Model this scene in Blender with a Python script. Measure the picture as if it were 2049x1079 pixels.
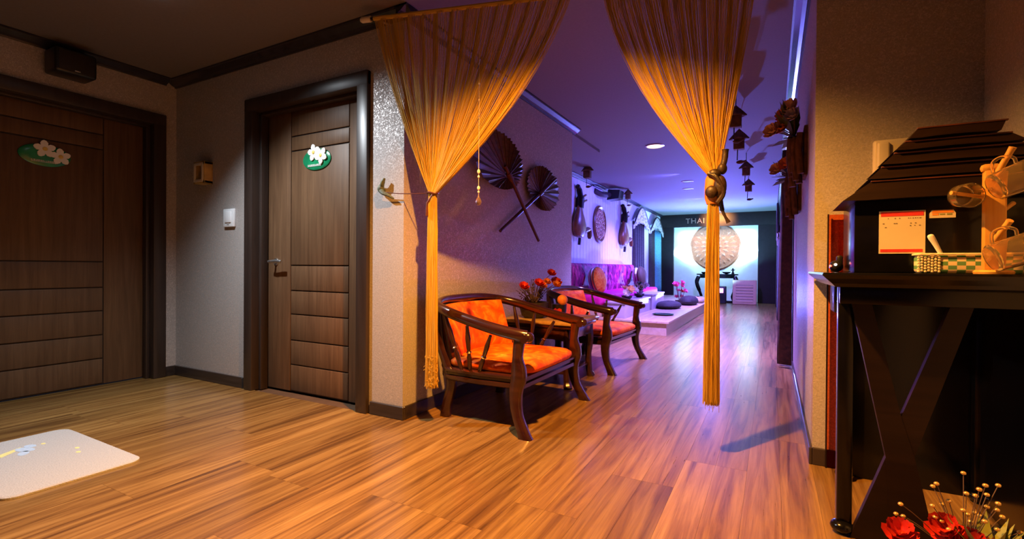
import bpy, bmesh, math, random
from mathutils import Matrix, Vector
PI = math.pi
R = math.radians
random.seed(7)
S = bpy.context.scene
COL = S.collection
for o in list(bpy.data.objects):
    bpy.data.objects.remove(o, do_unlink=True)

# ------------------------------------------------------------------ camera
CAM = bpy.data.cameras.new('camera')
CAMO = bpy.data.objects.new('camera', CAM)
COL.objects.link(CAMO)
CAM.sensor_fit = 'HORIZONTAL'
CAM.sensor_width = 36.0
CAM.lens = 36.0 * 971.0 / 2049.0
CAM.clip_start = 0.02
yaw, pitch, roll = R(28.2), R(0.30), R(0.39)
fw = Vector((-math.sin(yaw), math.cos(yaw), 0)); rt = Vector((math.cos(yaw), math.sin(yaw), 0)); up = Vector((0, 0, 1))
f2 = fw * math.cos(pitch) - up * math.sin(pitch)
u2 = up * math.cos(pitch) + fw * math.sin(pitch)
r3 = rt * math.cos(roll) + u2 * math.sin(roll)
u3 = u2 * math.cos(roll) - rt * math.sin(roll)
CAMO.matrix_world = Matrix(((r3.x, u3.x, -f2.x, 0), (r3.y, u3.y, -f2.y, 0), (r3.z, u3.z, -f2.z, 0.9), (0, 0, 0, 1)))
S.camera = CAMO

# ------------------------------------------------------------------ exposure, world
S.view_settings.view_transform = 'Standard'
S.view_settings.look = 'None'
S.view_settings.exposure = 0.0
S.view_settings.gamma = 1.0
S.view_settings.use_curve_mapping = False
W = bpy.data.worlds.new('world'); S.world = W; W.use_nodes = True
W.node_tree.nodes['Background'].inputs[0].default_value = (0.02, 0.02, 0.03, 1)
W.node_tree.nodes['Background'].inputs[1].default_value = 0.3

# ------------------------------------------------------------------ lights
def spot(name, loc, target, watts, color, angle, blend=0.6, radius=0.03):
    l = bpy.data.lights.new(name, 'SPOT'); o = bpy.data.objects.new(name, l); COL.objects.link(o)
    l.energy = watts; l.color = color; l.spot_size = R(angle); l.spot_blend = blend; l.shadow_soft_size = radius
    o.location = loc
    o.rotation_euler = (Vector(target) - Vector(loc)).to_track_quat('-Z', 'Y').to_euler()
    return o
def area(name, loc, target, watts, color, sx, sy):
    l = bpy.data.lights.new(name, 'AREA'); o = bpy.data.objects.new(name, l); COL.objects.link(o)
    l.energy = watts; l.color = color; l.shape = 'RECTANGLE'; l.size = sx; l.size_y = sy
    o.location = loc
    o.rotation_euler = (Vector(target) - Vector(loc)).to_track_quat('-Z', 'Y').to_euler()
    return o
def point(name, loc, watts, color, radius=0.05):
    l = bpy.data.lights.new(name, 'POINT'); o = bpy.data.objects.new(name, l); COL.objects.link(o)
    l.energy = watts; l.color = color; l.shadow_soft_size = radius; o.location = loc
    return o
WARM = (1.0, 0.40, 0.06); WHITE = (0.86, 0.93, 1.0); BLUE = (0.13, 0.10, 1.0); CYAN = (0.40, 0.75, 1.0)
spot('white_spot', (-2.96, 1.36, 2.32), (-2.30, 1.50, 0), 215, WHITE, 132, 0.8, 0.03)
spot('warm_spot', (-0.8, 1.45, 2.36), (-0.72, 1.75, 0), 700, WARM, 126, 0.75, 0.03)
spot('corridor_spot', (-1.27, 6.02, 2.37), (-1.3, 6.1, 0), 150, (1.0, 0.42, 0.2), 110, 0.8, 0.06)
spot('lavender_spot', (-0.75, 5.6, 2.37), (-0.7, 5.8, 0), 2100, (0.32, 0.19, 1.0), 108, 0.9, 0.08)
spot('blue_spot', (-1.0, 9.6, 2.37), (-1.0, 9.8, 0), 1800, (0.24, 0.15, 1.0), 150, 0.6, 0.08)
spot('fascia_spot', (-1.3, 13.45, 2.36), (-1.3, 14.1, 2.22), 420, (1.0, 0.45, 0.12), 80, 0.9, 0.03)
spot('sofa_spot', (-1.7, 9.2, 2.36), (-2.78, 9.3, 0.95), 95, (1.0, 0.42, 0.55), 58, 1.0, 0.03)
spot('alcove_spot', (-1.3, 8.0, 2.36), (-2.8, 8.2, 1.3), 250, (0.12, 0.11, 1.0), 120, 0.8, 0.06)
spot('alcove_spot_far', (-1.3, 11.0, 2.36), (-2.8, 11.4, 1.3), 250, (0.12, 0.12, 1.0), 120, 0.8, 0.06)
spot('added_uplight_cyan', (-1.33, 12.95, 0.275), (-1.35, 13.4, 2.38), 650, (0.20, 0.60, 1.0), 130, 0.6, 0.05)  # added source, not a known lamp: cyan wash on the ceiling by the niche
spot('added_uplight', (-1.33, 12.93, 0.27), (-1.35, 11.0, 2.38), 2900, (0.15, 0.17, 1.0), 122, 0.9, 0.05)  # added too: washes the far ceiling blue
for nm, loc, tg, w, sx, sy in (('niche_top', (-1.38, 14.36, 2.05), (-1.38, 14.72, 1.2), 26, 1.9, 0.12), ('niche_left', (-2.40, 14.34, 1.35), (-1.7, 14.72, 1.35), 26, 1.0, 0.12), ('niche_right', (-0.37, 14.34, 1.35), (-1.05, 14.72, 1.35), 26, 1.0, 0.12)):
    area(nm, loc, tg, w, CYAN, sx, sy).data.spread = R(110)

# ------------------------------------------------------------------ materials
def new_mat(name):
    m = bpy.data.materials.new(name); m.use_nodes = True
    nt = m.node_tree; b = nt.nodes['Principled BSDF']
    return m, nt, b
def nd(nt, t, **kw):
    n = nt.nodes.new(t)
    for k, v in kw.items():
        setattr(n, k, v)
    return n
def ramp(nt, fac, stops):
    r = nd(nt, 'ShaderNodeValToRGB'); e = r.color_ramp.elements
    while len(e) < len(stops): e.new(0.5)
    for i, (p, c) in enumerate(stops):
        e[i].position = p; e[i].color = (*c, 1)
    nt.links.new(fac, r.inputs[0]); return r.outputs[0]
def coords(nt, scale=(1, 1, 1), rnd=False):
    tc = nd(nt, 'ShaderNodeTexCoord'); mp = nd(nt, 'ShaderNodeMapping'); mp.inputs['Scale'].default_value = scale
    nt.links.new(tc.outputs['Object'], mp.inputs[0])
    if rnd:
        oi = nd(nt, 'ShaderNodeObjectInfo'); vm = nd(nt, 'ShaderNodeVectorMath', operation='SCALE'); vm.inputs[0].default_value = (37, 53, 19)
        nt.links.new(oi.outputs['Random'], vm.inputs['Scale']); nt.links.new(vm.outputs[0], mp.inputs['Location'])
        return mp.outputs[0], oi.outputs['Random']
    return mp.outputs[0]
def noise(nt, vec, scale, detail=3, rough=0.55, dist=0.0):
    n = nd(nt, 'ShaderNodeTexNoise'); n.inputs['Scale'].default_value = scale; n.inputs['Detail'].default_value = detail
    n.inputs['Roughness'].default_value = rough; n.inputs['Distortion'].default_value = dist
    nt.links.new(vec, n.inputs['Vector']); return n.outputs['Fac']
def bump(nt, b, h, strength, dist=0.01):
    bp = nd(nt, 'ShaderNodeBump'); bp.inputs['Strength'].default_value = strength; bp.inputs['Distance'].default_value = dist
    nt.links.new(h, bp.inputs['Height']); nt.links.new(bp.outputs[0], b.inputs['Normal'])
def base(b, col, rough=0.5, metal=0.0, spec=0.5, coat=0.0, sheen=0.0):
    b.inputs['Base Color'].default_value = (*col, 1); b.inputs['Roughness'].default_value = rough
    b.inputs['Metallic'].default_value = metal; b.inputs['Specular IOR Level'].default_value = spec
    b.inputs['Coat Weight'].default_value = coat; b.inputs['Coat Roughness'].default_value = 0.18
    b.inputs['Sheen Weight'].default_value = sheen
def simple(name, col, rough=0.5, metal=0.0, spec=0.5, coat=0.0, sheen=0.0, var=0.15, scale=12, bmp=0.0, sc=(1, 1, 1)):
    m, nt, b = new_mat(name); base(b, col, rough, metal, spec, coat, sheen)
    v = coords(nt, sc); f = noise(nt, v, scale)
    lo = tuple(c * (1 - var) for c in col); hi = tuple(min(1, c * (1 + var)) for c in col)
    nt.links.new(ramp(nt, f, [(0.3, lo), (0.7, hi)]), b.inputs['Base Color'])
    if bmp: bump(nt, b, f, bmp)
    return m
def emit(name, col, strength):
    m, nt, b = new_mat(name); base(b, col, 0.4)
    b.inputs['Emission Color'].default_value = (*col, 1); b.inputs['Emission Strength'].default_value = strength
    return m
def wood(name, stops, scale=(3, 3, 3), rough=0.4, coat=0.0, axis=2, grain=14, spec=0.5, rnd=False, bmp=0.08):
    m, nt, b = new_mat(name); base(b, stops[0][1], rough, 0, spec, coat)
    sc = [grain, grain, grain]; sc[axis] = grain * 0.055
    r_ = None
    if rnd: v, r_ = coords(nt, sc, True)
    else: v = coords(nt, sc)
    f = noise(nt, v, 1.6, 6, 0.62, 0.6)
    c = ramp(nt, f, stops)
    if rnd:
        h = nd(nt, 'ShaderNodeHueSaturation'); mr = nd(nt, 'ShaderNodeMapRange'); mr.inputs[3].default_value = 0.86; mr.inputs[4].default_value = 1.16
        nt.links.new(r_, mr.inputs[0]); nt.links.new(mr.outputs[0], h.inputs['Value']); nt.links.new(c, h.inputs['Color']); c = h.outputs[0]
    nt.links.new(c, b.inputs['Base Color'])
    if bmp: bump(nt, b, f, bmp, 0.004)
    return m

def wallpaper_mat(name, dark, lite, spark):
    m, nt, b = new_mat(name); base(b, lite, 0.45, 0, 0.5)
    v = coords(nt)
    f1 = noise(nt, v, 120, 2, 0.6); f2 = noise(nt, v, 95, 2, 0.5, 1.5)
    c = ramp(nt, f1, [(0.3, dark), (0.7, lite)])
    pat = ramp(nt, f2, [(0.54, (0, 0, 0)), (0.60, (1, 1, 1))])
    mx = nd(nt, 'ShaderNodeMix', data_type='RGBA'); nt.links.new(pat, mx.inputs['Factor']); nt.links.new(c, mx.inputs['A']); mx.inputs['B'].default_value = (*spark, 1)
    nt.links.new(mx.outputs['Result'], b.inputs['Base Color'])
    rr = nd(nt, 'ShaderNodeMapRange'); rr.inputs[3].default_value = 0.62; rr.inputs[4].default_value = 0.40
    nt.links.new(pat, rr.inputs[0]); nt.links.new(rr.outputs[0], b.inputs['Roughness'])
    ms = nd(nt, 'ShaderNodeMapRange'); ms.inputs[4].default_value = 0.28
    nt.links.new(pat, ms.inputs[0]); nt.links.new(ms.outputs[0], b.inputs['Metallic'])
    bump(nt, b, f1, 0.25, 0.003)
    return m
M_WALL = wallpaper_mat('greige_wallpaper', (0.30, 0.27, 0.25), (0.42, 0.38, 0.36), (0.54, 0.49, 0.47))
M_CEIL = simple('ceiling_paper', (0.17, 0.15, 0.15), 0.75, var=0.05, scale=60, spec=0.2)
M_TRIM = wood('dark_trim', [(0.3, (0.018, 0.013, 0.012)), (0.7, (0.045, 0.032, 0.028))], rough=0.3, axis=0, bmp=0.02)
M_CORN = simple('cornice_gloss', (0.022, 0.02, 0.03), 0.25, var=0.2)
M_FRAME = wood('door_frame_wood', [(0.3, (0.024, 0.015, 0.012)), (0.7, (0.046, 0.030, 0.024))], rough=0.38, axis=2)
M_DOOR = wood('walnut_door', [(0.25, (0.085, 0.042, 0.020)), (0.55, (0.13, 0.068, 0.033)), (0.8, (0.17, 0.092, 0.046))], rough=0.5, spec=0.3, axis=2, grain=22)
M_GROOVE = simple('door_groove', (0.03, 0.016, 0.009), 0.6)
def floor_mat():
    m, nt, b = new_mat('laminate_floor'); base(b, (0.5, 0.3, 0.15), 0.28, 0, 0.5, 0.4)
    v, r_ = coords(nt, (30, 1.3, 1), True)
    v2, r2 = coords(nt, (120, 4, 1), True)
    f = noise(nt, v, 0.62, 6, 0.66, 0.9); g = noise(nt, v2, 1.0, 4, 0.6, 0.3)
    c1 = ramp(nt, f, [(0.32, (0.085, 0.038, 0.011)), (0.43, (0.19, 0.097, 0.028)), (0.56, (0.30, 0.172, 0.052)), (0.75, (0.385, 0.24, 0.085))])
    c2 = ramp(nt, g, [(0.28, (0.62, 0.58, 0.55)), (0.6, (1.0, 1.0, 1.0))])
    mx = nd(nt, 'ShaderNodeMix', data_type='RGBA', blend_type='MULTIPLY'); mx.inputs['Factor'].default_value = 0.75
    nt.links.new(c1, mx.inputs['A']); nt.links.new(c2, mx.inputs['B'])
    h = nd(nt, 'ShaderNodeHueSaturation'); mr = nd(nt, 'ShaderNodeMapRange'); mr.inputs[3].default_value = 0.84; mr.inputs[4].default_value = 1.15
    nt.links.new(r_, mr.inputs[0]); nt.links.new(mr.outputs[0], h.inputs['Value']); nt.links.new(mx.outputs['Result'], h.inputs['Color'])
    nt.links.new(h.outputs[0], b.inputs['Base Color'])
    rr = nd(nt, 'ShaderNodeMapRange'); rr.inputs[3].default_value = 0.24; rr.inputs[4].default_value = 0.36
    nt.links.new(g, rr.inputs[0]); nt.links.new(rr.outputs[0], b.inputs['Roughness'])
    bump(nt, b, g, 0.10, 0.002)
    return m
M_FLOOR = floor_mat()
M_SEAM = simple('floor_seam', (0.09, 0.045, 0.02), 0.7)
M_ROSE = wood('rosewood', [(0.3, (0.016, 0.004, 0.003)), (0.7, (0.045, 0.012, 0.007))], rough=0.22, coat=0.5, axis=0, grain=20, bmp=0.02)
M_BRASS = simple('brass_ring', (0.75, 0.5, 0.3), 0.25, 1.0)
def velvet(name, a, bcol, c, scale=9):
    m, nt, b = new_mat(name); base(b, bcol, 0.6, 0, 0.15, 0, 0.0)
    v = coords(nt); f = noise(nt, v, scale, 4, 0.6, 1.4)
    nt.links.new(ramp(nt, f, [(0.32, a), (0.5, bcol), (0.68, c)]), b.inputs['Base Color'])
    bump(nt, b, f, 0.3, 0.006)
    return m
M_VELV = velvet('orange_crushed_velvet', (0.62, 0.05, 0.003), (0.85, 0.125, 0.004), (0.95, 0.32, 0.02))
M_CHROME = simple('chrome', (0.85, 0.85, 0.85), 0.34, 1.0, var=0.03)
M_BLACK = simple('black_plastic', (0.008, 0.008, 0.009), 0.35, var=0.2)
M_LACQ = simple('black_lacquer', (0.004, 0.0035, 0.0035), 0.18, var=0.3, coat=0.1, spec=0.3)
M_DKWOOD = wood('dark_brown_wood', [(0.3, (0.007, 0.003, 0.002)), (0.7, (0.016, 0.007, 0.004))], rough=0.4, axis=0, bmp=0.03, spec=0.25)
M_WHITE = simple('white_plastic', (0.78, 0.80, 0.82), 0.4, var=0.03)
M_IVORY = simple('ivory_plastic', (0.62, 0.55, 0.42), 0.45, var=0.04)
M_GOLDP = simple('gold_painted_wood', (0.50, 0.33, 0.10), 0.4, var=0.2, scale=20)
M_GREEN = simple('green_enamel', (0.01, 0.22, 0.09), 0.25, var=0.35, scale=9, coat=0.4)
M_PETAL = simple('white_petal', (0.86, 0.85, 0.80), 0.5, var=0.03)
M_YEL = simple('yellow_centre', (0.75, 0.55, 0.12), 0.5)
def strand_mat():
    m, nt, b = new_mat('golden_cord')
    out = nt.nodes['Material Output']
    base(b, (0.78, 0.50, 0.07), 0.5, 0, 0.3, 0, 0.2)
    tr = nd(nt, 'ShaderNodeBsdfTranslucent'); tr.inputs[0].default_value = (0.80, 0.52, 0.08, 1)
    mx = nd(nt, 'ShaderNodeMixShader'); mx.inputs[0].default_value = 0.35
    nt.links.new(b.outputs[0], mx.inputs[1]); nt.links.new(tr.outputs[0], mx.inputs[2]); nt.links.new(mx.outputs[0], out.inputs[0])
    return m
M_CORD = strand_mat()
M_PALM = simple('woven_palm_leaf', (0.075, 0.038, 0.016), 0.4, var=0.5, scale=14, sc=(1, 1, 4))
M_STICK = simple('red_brown_stick', (0.085, 0.022, 0.012), 0.4, var=0.3, scale=20)
M_BARK = simple('bark', (0.11, 0.05, 0.022), 0.8, var=0.5, scale=25, bmp=0.6)
M_REDP = simple('red_petal', (0.50, 0.02, 0.010), 0.5, var=0.3, scale=20)
M_ORP = simple('orange_petal', (0.80, 0.24, 0.05), 0.5, var=0.3, scale=20)
M_PEACH = simple('peach_petal', (0.88, 0.52, 0.28), 0.5, var=0.25, scale=20)
M_LEAF = simple('dark_leaf', (0.035, 0.06, 0.02), 0.5, var=0.4, scale=20)
M_TWIG = simple('brown_twig', (0.09, 0.05, 0.03), 0.7)
M_TWIG2 = simple('dark_carved_wood', (0.022, 0.010, 0.006), 0.5, var=0.6, scale=30, bmp=0.4)
M_BERRY = simple('gold_berry', (0.72, 0.50, 0.16), 0.25, 0.6)
M_PINE = wood('light_pine', [(0.3, (0.52, 0.25, 0.04)), (0.7, (0.66, 0.36, 0.07))], rough=0.45, axis=2, grain=30, bmp=0.02)
def glass_mat():
    m, nt, b = new_mat('warm_light_tint_glass'); base(b, (1.0, 0.80, 0.46), 0.04)  # amber tint puts the orange lamp light into otherwise clear glass
    b.inputs['Transmission Weight'].default_value = 0.95; b.inputs['IOR'].default_value = 1.45
    return m
M_GLASS = glass_mat()
M_PURPLE = velvet('purple_floral_plush', (0.05, 0.004, 0.05), (0.26, 0.012, 0.16), (0.70, 0.07, 0.36), 4.5)
M_MAG = velvet('magenta_seat_plush', (0.52, 0.008, 0.22), (0.62, 0.012, 0.27), (0.66, 0.02, 0.32), 7)
M_CREAM = simple('cream_base', (0.56, 0.42, 0.25), 0.5)
M_PILO = velvet('orange_pattern_pillow', (0.55, 0.05, 0.02), (0.70, 0.22, 0.04), (0.72, 0.40, 0.12), 14)
M_PILD = simple('olive_pillow', (0.06, 0.045, 0.02), 0.7, bmp=0.3)
M_PILW = simple('white_pillow', (0.72, 0.70, 0.72), 0.7, bmp=0.2)
M_PANEL = simple('white_wall_board', (0.62, 0.62, 0.68), 0.5, var=0.04)
M_PLAT = wood('platform_laminate', [(0.3, (0.50, 0.38, 0.22)), (0.7, (0.62, 0.50, 0.32))], rough=0.3, axis=1, grain=10, bmp=0.03)
M_DRAPE = simple('dark_drape', (0.035, 0.022, 0.022), 0.7, var=0.4, scale=30)
M_DRAPEB = simple('teal_drape', (0.10, 0.32, 0.42), 0.6, var=0.25, scale=40)
def leopard():
    m, nt, b = new_mat('leopard_valance'); base(b, (0.5, 0.45, 0.42), 0.7)
    v = coords(nt); vo = nd(nt, 'ShaderNodeTexVoronoi'); vo.inputs['Scale'].default_value = 14; nt.links.new(v, vo.inputs['Vector'])
    nt.links.new(ramp(nt, vo.outputs['Distance'], [(0.28, (0.03, 0.02, 0.03)), (0.42, (0.50, 0.45, 0.45))]), b.inputs['Base Color'])
    return m
M_LEOP = leopard()
M_FASC = simple('black_fascia', (0.022, 0.015, 0.013), 0.55, var=0.2, spec=0.3)
M_NICHE = simple('niche_white', (0.82, 0.82, 0.82), 0.6, var=0.03)
M_MEDAL = simple('medallion_teak', (0.20, 0.065, 0.03), 0.55, var=0.3, scale=30, bmp=0.3)
M_CARVE = simple('carved_teak', (0.42, 0.22, 0.13), 0.55, var=0.3, scale=30, bmp=0.3)
M_TEAK = wood('polished_teak', [(0.3, (0.10, 0.035, 0.012)), (0.7, (0.24, 0.09, 0.03))], rough=0.35, axis=2, grain=12)
M_LETTER = simple('gilt_letters', (0.34, 0.22, 0.16), 0.5, 0.0)
M_PAPER = simple('notice_paper', (0.62, 0.54, 0.38), 0.7, var=0.03)
M_REDB = simple('red_print', (0.62, 0.03, 0.03), 0.6, var=0.12, scale=60)
M_INK = simple('grey_ink', (0.16, 0.14, 0.12), 0.7)
M_ORB = simple('orange_print', (0.80, 0.25, 0.02), 0.6)
M_OLIVE = simple('olive_print', (0.20, 0.22, 0.04), 0.6)
def checks():
    m, nt, b = new_mat('green_check_weave'); base(b, (0.7, 0.6, 0.4), 0.6)
    v = coords(nt); ch = nd(nt, 'ShaderNodeTexChecker'); ch.inputs['Scale'].default_value = 1 / 0.0128
    ch.inputs['Color1'].default_value = (0.70, 0.58, 0.34, 1); ch.inputs['Color2'].default_value = (0.10, 0.26, 0.10, 1)
    mp = nd(nt, 'ShaderNodeMapping'); mp.inputs['Location'].default_value = (0.0003, 0.004, 0.0003); mp.inputs['Scale'].default_value = (0.6, 0.001, 1)
    nt.links.new(v, mp.inputs[0]); nt.links.new(mp.outputs[0], ch.inputs[0]); nt.links.new(ch.outputs[0], b.inputs['Base Color'])
    return m
M_CHECK = checks()
M_STRAW = simple('cream_straw', (0.70, 0.60, 0.38), 0.65, var=0.15, scale=90, sc=(1, 1, 3), bmp=0.3)
M_MAT = simple('pale_bath_mat', (0.46, 0.47, 0.48), 0.9, var=0.06, scale=150, bmp=0.5)
M_MATB = simple('mat_print_blue', (0.45, 0.60, 0.80), 0.9, var=0.1, scale=90)
M_MATY = simple('mat_print_yellow', (0.75, 0.72, 0.30), 0.9, var=0.1, scale=90)
M_GREYBOX = simple('pale_lilac_table', (0.50, 0.48, 0.54), 0.35, var=0.05)
M_PINKP = simple('pink_petal', (0.72, 0.10, 0.26), 0.5, var=0.3, scale=20)
M_GREYP = simple('dusky_petal', (0.42, 0.36, 0.36), 0.6, var=0.3, scale=20)
M_CUSH = simple('dark_floor_cushion', (0.022, 0.016, 0.012), 0.8, var=0.4, scale=30, bmp=0.4)
M_LAMPON = emit('lit_lens', (1.0, 0.82, 0.62), 6.0)
M_LAMPW = emit('white_lens', (0.85, 0.92, 1.0), 5.0)
M_LAMPOFF = simple('unlit_lens', (0.08, 0.06, 0.06), 0.3)
M_RING = simple('lamp_ring', (0.6, 0.55, 0.5), 0.35)
M_LEDR = emit('red_led', (1.0, 0.06, 0.03), 12.0)
M_LEDW = emit('white_led', (0.9, 0.95, 0.9), 2.0)
M_PINKL = emit('pink_glow_panel', (1.0, 0.35, 0.75), 2.5)
M_TANP = simple('tan_plastic', (0.60, 0.38, 0.22), 0.5, var=0.05)
M_TANS = simple('tan_plastic_slat', (0.36, 0.24, 0.17), 0.6, var=0.05)
M_CRYST = simple('crystal_bead', (0.80, 0.66, 0.55), 0.08, 0.0, 0.8, var=0.05)
M_SASH = simple('orange_brown_sash', (0.46, 0.16, 0.03), 0.6, var=0.3, scale=30)
M_TABTOP = wood('carved_table_top', [(0.3, (0.34, 0.20, 0.07)), (0.7, (0.52, 0.34, 0.13))], rough=0.3, axis=1, grain=12)
M_BASK = simple('dark_basket', (0.025, 0.018, 0.014), 0.6, var=0.4, scale=60, bmp=0.5)

# ------------------------------------------------------------------ mesh builder
class MB:
    def __init__(s): s.v = []; s.f = []
    def add(s, vs, fs, M=None):
        n = len(s.v)
        s.v += [tuple(M @ Vector(v)) if M else tuple(v) for v in vs]
        s.f += [tuple(i + n for i in f) for f in fs]; return s
    def box(s, x0, x1, y0, y1, z0, z1, M=None):
        return s.add([(x, y, z) for x in (x0, x1) for y in (y0, y1) for z in (z0, z1)],
                     [(0, 1, 3, 2), (4, 6, 7, 5), (0, 4, 5, 1), (2, 3, 7, 6), (0, 2, 6, 4), (1, 5, 7, 3)], M)
    def cbox(s, x0, x1, y0, y1, z0, z1, r=0.005, seg=2, M=None):
        bm = bmesh.new(); bmesh.ops.create_cube(bm, size=1.0)
        for v in bm.verts:
            v.co = ((x0 + x1) / 2 + v.co.x * (x1 - x0), (y0 + y1) / 2 + v.co.y * (y1 - y0), (z0 + z1) / 2 + v.co.z * (z1 - z0))
        r = min(r, (x1 - x0) * .45, (y1 - y0) * .45, (z1 - z0) * .45)
        bmesh.ops.bevel(bm, geom=bm.edges[:], offset=r, segments=seg, profile=0.5, affect='EDGES')
        bm.verts.index_update()
        s.add([v.co[:] for v in bm.verts], [[v.index for v in f.verts] for f in bm.faces], M); bm.free(); return s
    def prism(s, pts, a, b, axis='y', M=None):
        n = len(pts)
        def P(p, t): return {'y': (p[0], t, p[1]), 'x': (t, p[0], p[1]), 'z': (p[0], p[1], t)}[axis]
        vs = [P(p, a) for p in pts] + [P(p, b) for p in pts]
        fs = [tuple(range(n)), tuple(range(2 * n - 1, n - 1, -1))] + [(i, i + n, (i + 1) % n + n, (i + 1) % n) for i in range(n)]
        return s.add(vs, fs, M)
    def tube(s, path, rad, n=8, caps=True, flat=1.0, M=None, closed=False):
        path = [Vector(p) for p in path]; k = len(path)
        if not hasattr(rad, '__len__'): rad = [rad] * k
        vs = []; fs = []
        t0 = (path[1] - path[0]).normalized(); ref = Vector((0, 0, 1)) if abs(t0.z) < 0.9 else Vector((1, 0, 0))
        nrm = (ref - t0 * ref.dot(t0)).normalized()
        for i, p in enumerate(path):
            if closed: t = (path[(i + 1) % k] - path[i - 1])
            else: t = path[min(i + 1, k - 1)] - path[max(i - 1, 0)]
            t = t.normalized() if t.length > 1e-9 else t0
            nrm = (nrm - t * nrm.dot(t))
            nrm = nrm.normalized() if nrm.length > 1e-6 else t.orthogonal().normalized()
            bn = t.cross(nrm)
            for j in range(n):
                a = 2 * PI * j / n
                vs.append(tuple(p + nrm * (math.cos(a) * rad[i]) + bn * (math.sin(a) * rad[i] * flat)))
        m = k if closed else k - 1
        for i in range(m):
            for j in range(n):
                i2 = (i + 1) % k
                fs.append((i * n + j, i * n + (j + 1) % n, i2 * n + (j + 1) % n, i2 * n + j))
        if caps and not closed:
            fs.append(tuple(range(n - 1, -1, -1))); fs.append(tuple((k - 1) * n + j for j in range(n)))
        return s.add(vs, fs, M)
    def lathe(s, prof, n=20, c=(0, 0, 0), M=None):
        vs = []; fs = []; k = len(prof)
        for (r, z) in prof:
            for j in range(n):
                a = 2 * PI * j / n; vs.append((c[0] + r * math.cos(a), c[1] + r * math.sin(a), c[2] + z))
        for i in range(k - 1):
            for j in range(n):
                fs.append((i * n + j, i * n + (j + 1) % n, (i + 1) * n + (j + 1) % n, (i + 1) * n + j))
        if prof[0][0] > 1e-6: fs.append(tuple(range(n - 1, -1, -1)))
        if prof[-1][0] > 1e-6: fs.append(tuple((k - 1) * n + j for j in range(n)))
        return s.add(vs, fs, M)
    def ball(s, c, r, nu=12, nv=8, M=None):
        if not hasattr(r, '__len__'): r = (r, r, r)
        vs = [(c[0], c[1], c[2] - r[2])]; fs = []
        for i in range(1, nv):
            p = -PI / 2 + PI * i / nv
            for j in range(nu):
                a = 2 * PI * j / nu
                vs.append((c[0] + r[0] * math.cos(p) * math.cos(a), c[1] + r[1] * math.cos(p) * math.sin(a), c[2] + r[2] * math.sin(p)))
        vs.append((c[0], c[1], c[2] + r[2])); L = len(vs) - 1
        for j in range(nu):
            fs.append((0, 1 + (j + 1) % nu, 1 + j)); fs.append((L, 1 + (nv - 2) * nu + j, 1 + (nv - 2) * nu + (j + 1) % nu))
        for i in range(nv - 2):
            for j in range(nu):
                fs.append((1 + i * nu + j, 1 + i * nu + (j + 1) % nu, 1 + (i + 1) * nu + (j + 1) % nu, 1 + (i + 1) * nu + j))
        return s.add(vs, fs, M)
    def grid(s, fn, nu, nv, closed_u=False):
        vs = [tuple(fn(i / nu if closed_u else i / (nu - 1), j / (nv - 1))) for j in range(nv) for i in range(nu)]
        fs = []
        for j in range(nv - 1):
            for i in range(nu if closed_u else nu - 1):
                fs.append((j * nu + i, j * nu + (i + 1) % nu, (j + 1) * nu + (i + 1) % nu, (j + 1) * nu + i))
        return s.add(vs, fs)

def thing(name, label, cat, loc=(0, 0, 0), rz=0, group=None):
    o = bpy.data.objects.new(name, None); COL.objects.link(o); o.empty_display_size = 0.1
    o.location = loc; o.rotation_euler = (0, 0, rz); o['label'] = label; o['category'] = cat
    if group: o['group'] = group
    return o
def root_of(o):
    while o.parent: o = o.parent
    return o
def obj(name, mb, mat, parent=None, loc=None, world=False, smooth=True, ang=40, solid=None, sub=0, label=None):
    """links a mesh object; world=True: the builder's vertices are in world space and are moved into the thing's frame"""
    vs = mb.v
    if parent is not None and world:
        r = root_of(parent); Mi = (Matrix.Translation(r.location) @ r.rotation_euler.to_matrix().to_4x4()).inverted()
        vs = [tuple(Mi @ Vector(v)) for v in vs]
    if parent is None and loc is not None and world:
        vs = [(v[0] - loc[0], v[1] - loc[1], v[2] - loc[2]) for v in vs]
    me = bpy.data.meshes.new(name); me.from_pydata(vs, [], mb.f); me.validate(); me.update()
    bm = bmesh.new(); bm.from_mesh(me); bmesh.ops.recalc_face_normals(bm, faces=bm.faces[:]); bm.to_mesh(me); bm.free()
    if smooth:
        me.shade_smooth(); me.set_sharp_from_angle(angle=R(ang))
    me.materials.append(mat)
    o = bpy.data.objects.new(name, me); COL.objects.link(o)
    if parent is not None: o.parent = parent
    elif loc is not None: o.location = loc
    if solid:
        md = o.modifiers.new('solid', 'SOLIDIFY'); md.thickness = solid; md.offset = 0
    if sub:
        md = o.modifiers.new('sub', 'SUBSURF'); md.levels = sub; md.render_levels = sub
    if label: o['label'] = label
    return o
def tag(o, label, cat, group=None, kind=None):
    o['label'] = label; o['category'] = cat
    if group: o['group'] = group
    if kind: o['kind'] = kind
    return o
def struct(name, mb, mat, label, cat, **kw):
    o = obj(name, mb, mat, smooth=kw.pop('smooth', False), **kw); return tag(o, label, cat, kind='structure')
def clone(root, loc=None, rz=None, label=None, group=None):
    r = root.copy(); COL.objects.link(r)
    if loc is not None: r.location = loc
    if rz is not None: r.rotation_euler = (0, 0, rz)
    if label: r['label'] = label
    if group: r['group'] = group
    for ch in list(root.children):
        c = ch.copy(); COL.objects.link(c); c.parent = r
        for g in list(ch.children):
            d = g.copy(); COL.objects.link(d); d.parent = c
    return r
def bez(a, b, c, t):
    return a * (1 - t) ** 2 + b * 2 * t * (1 - t) + c * t * t
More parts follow.
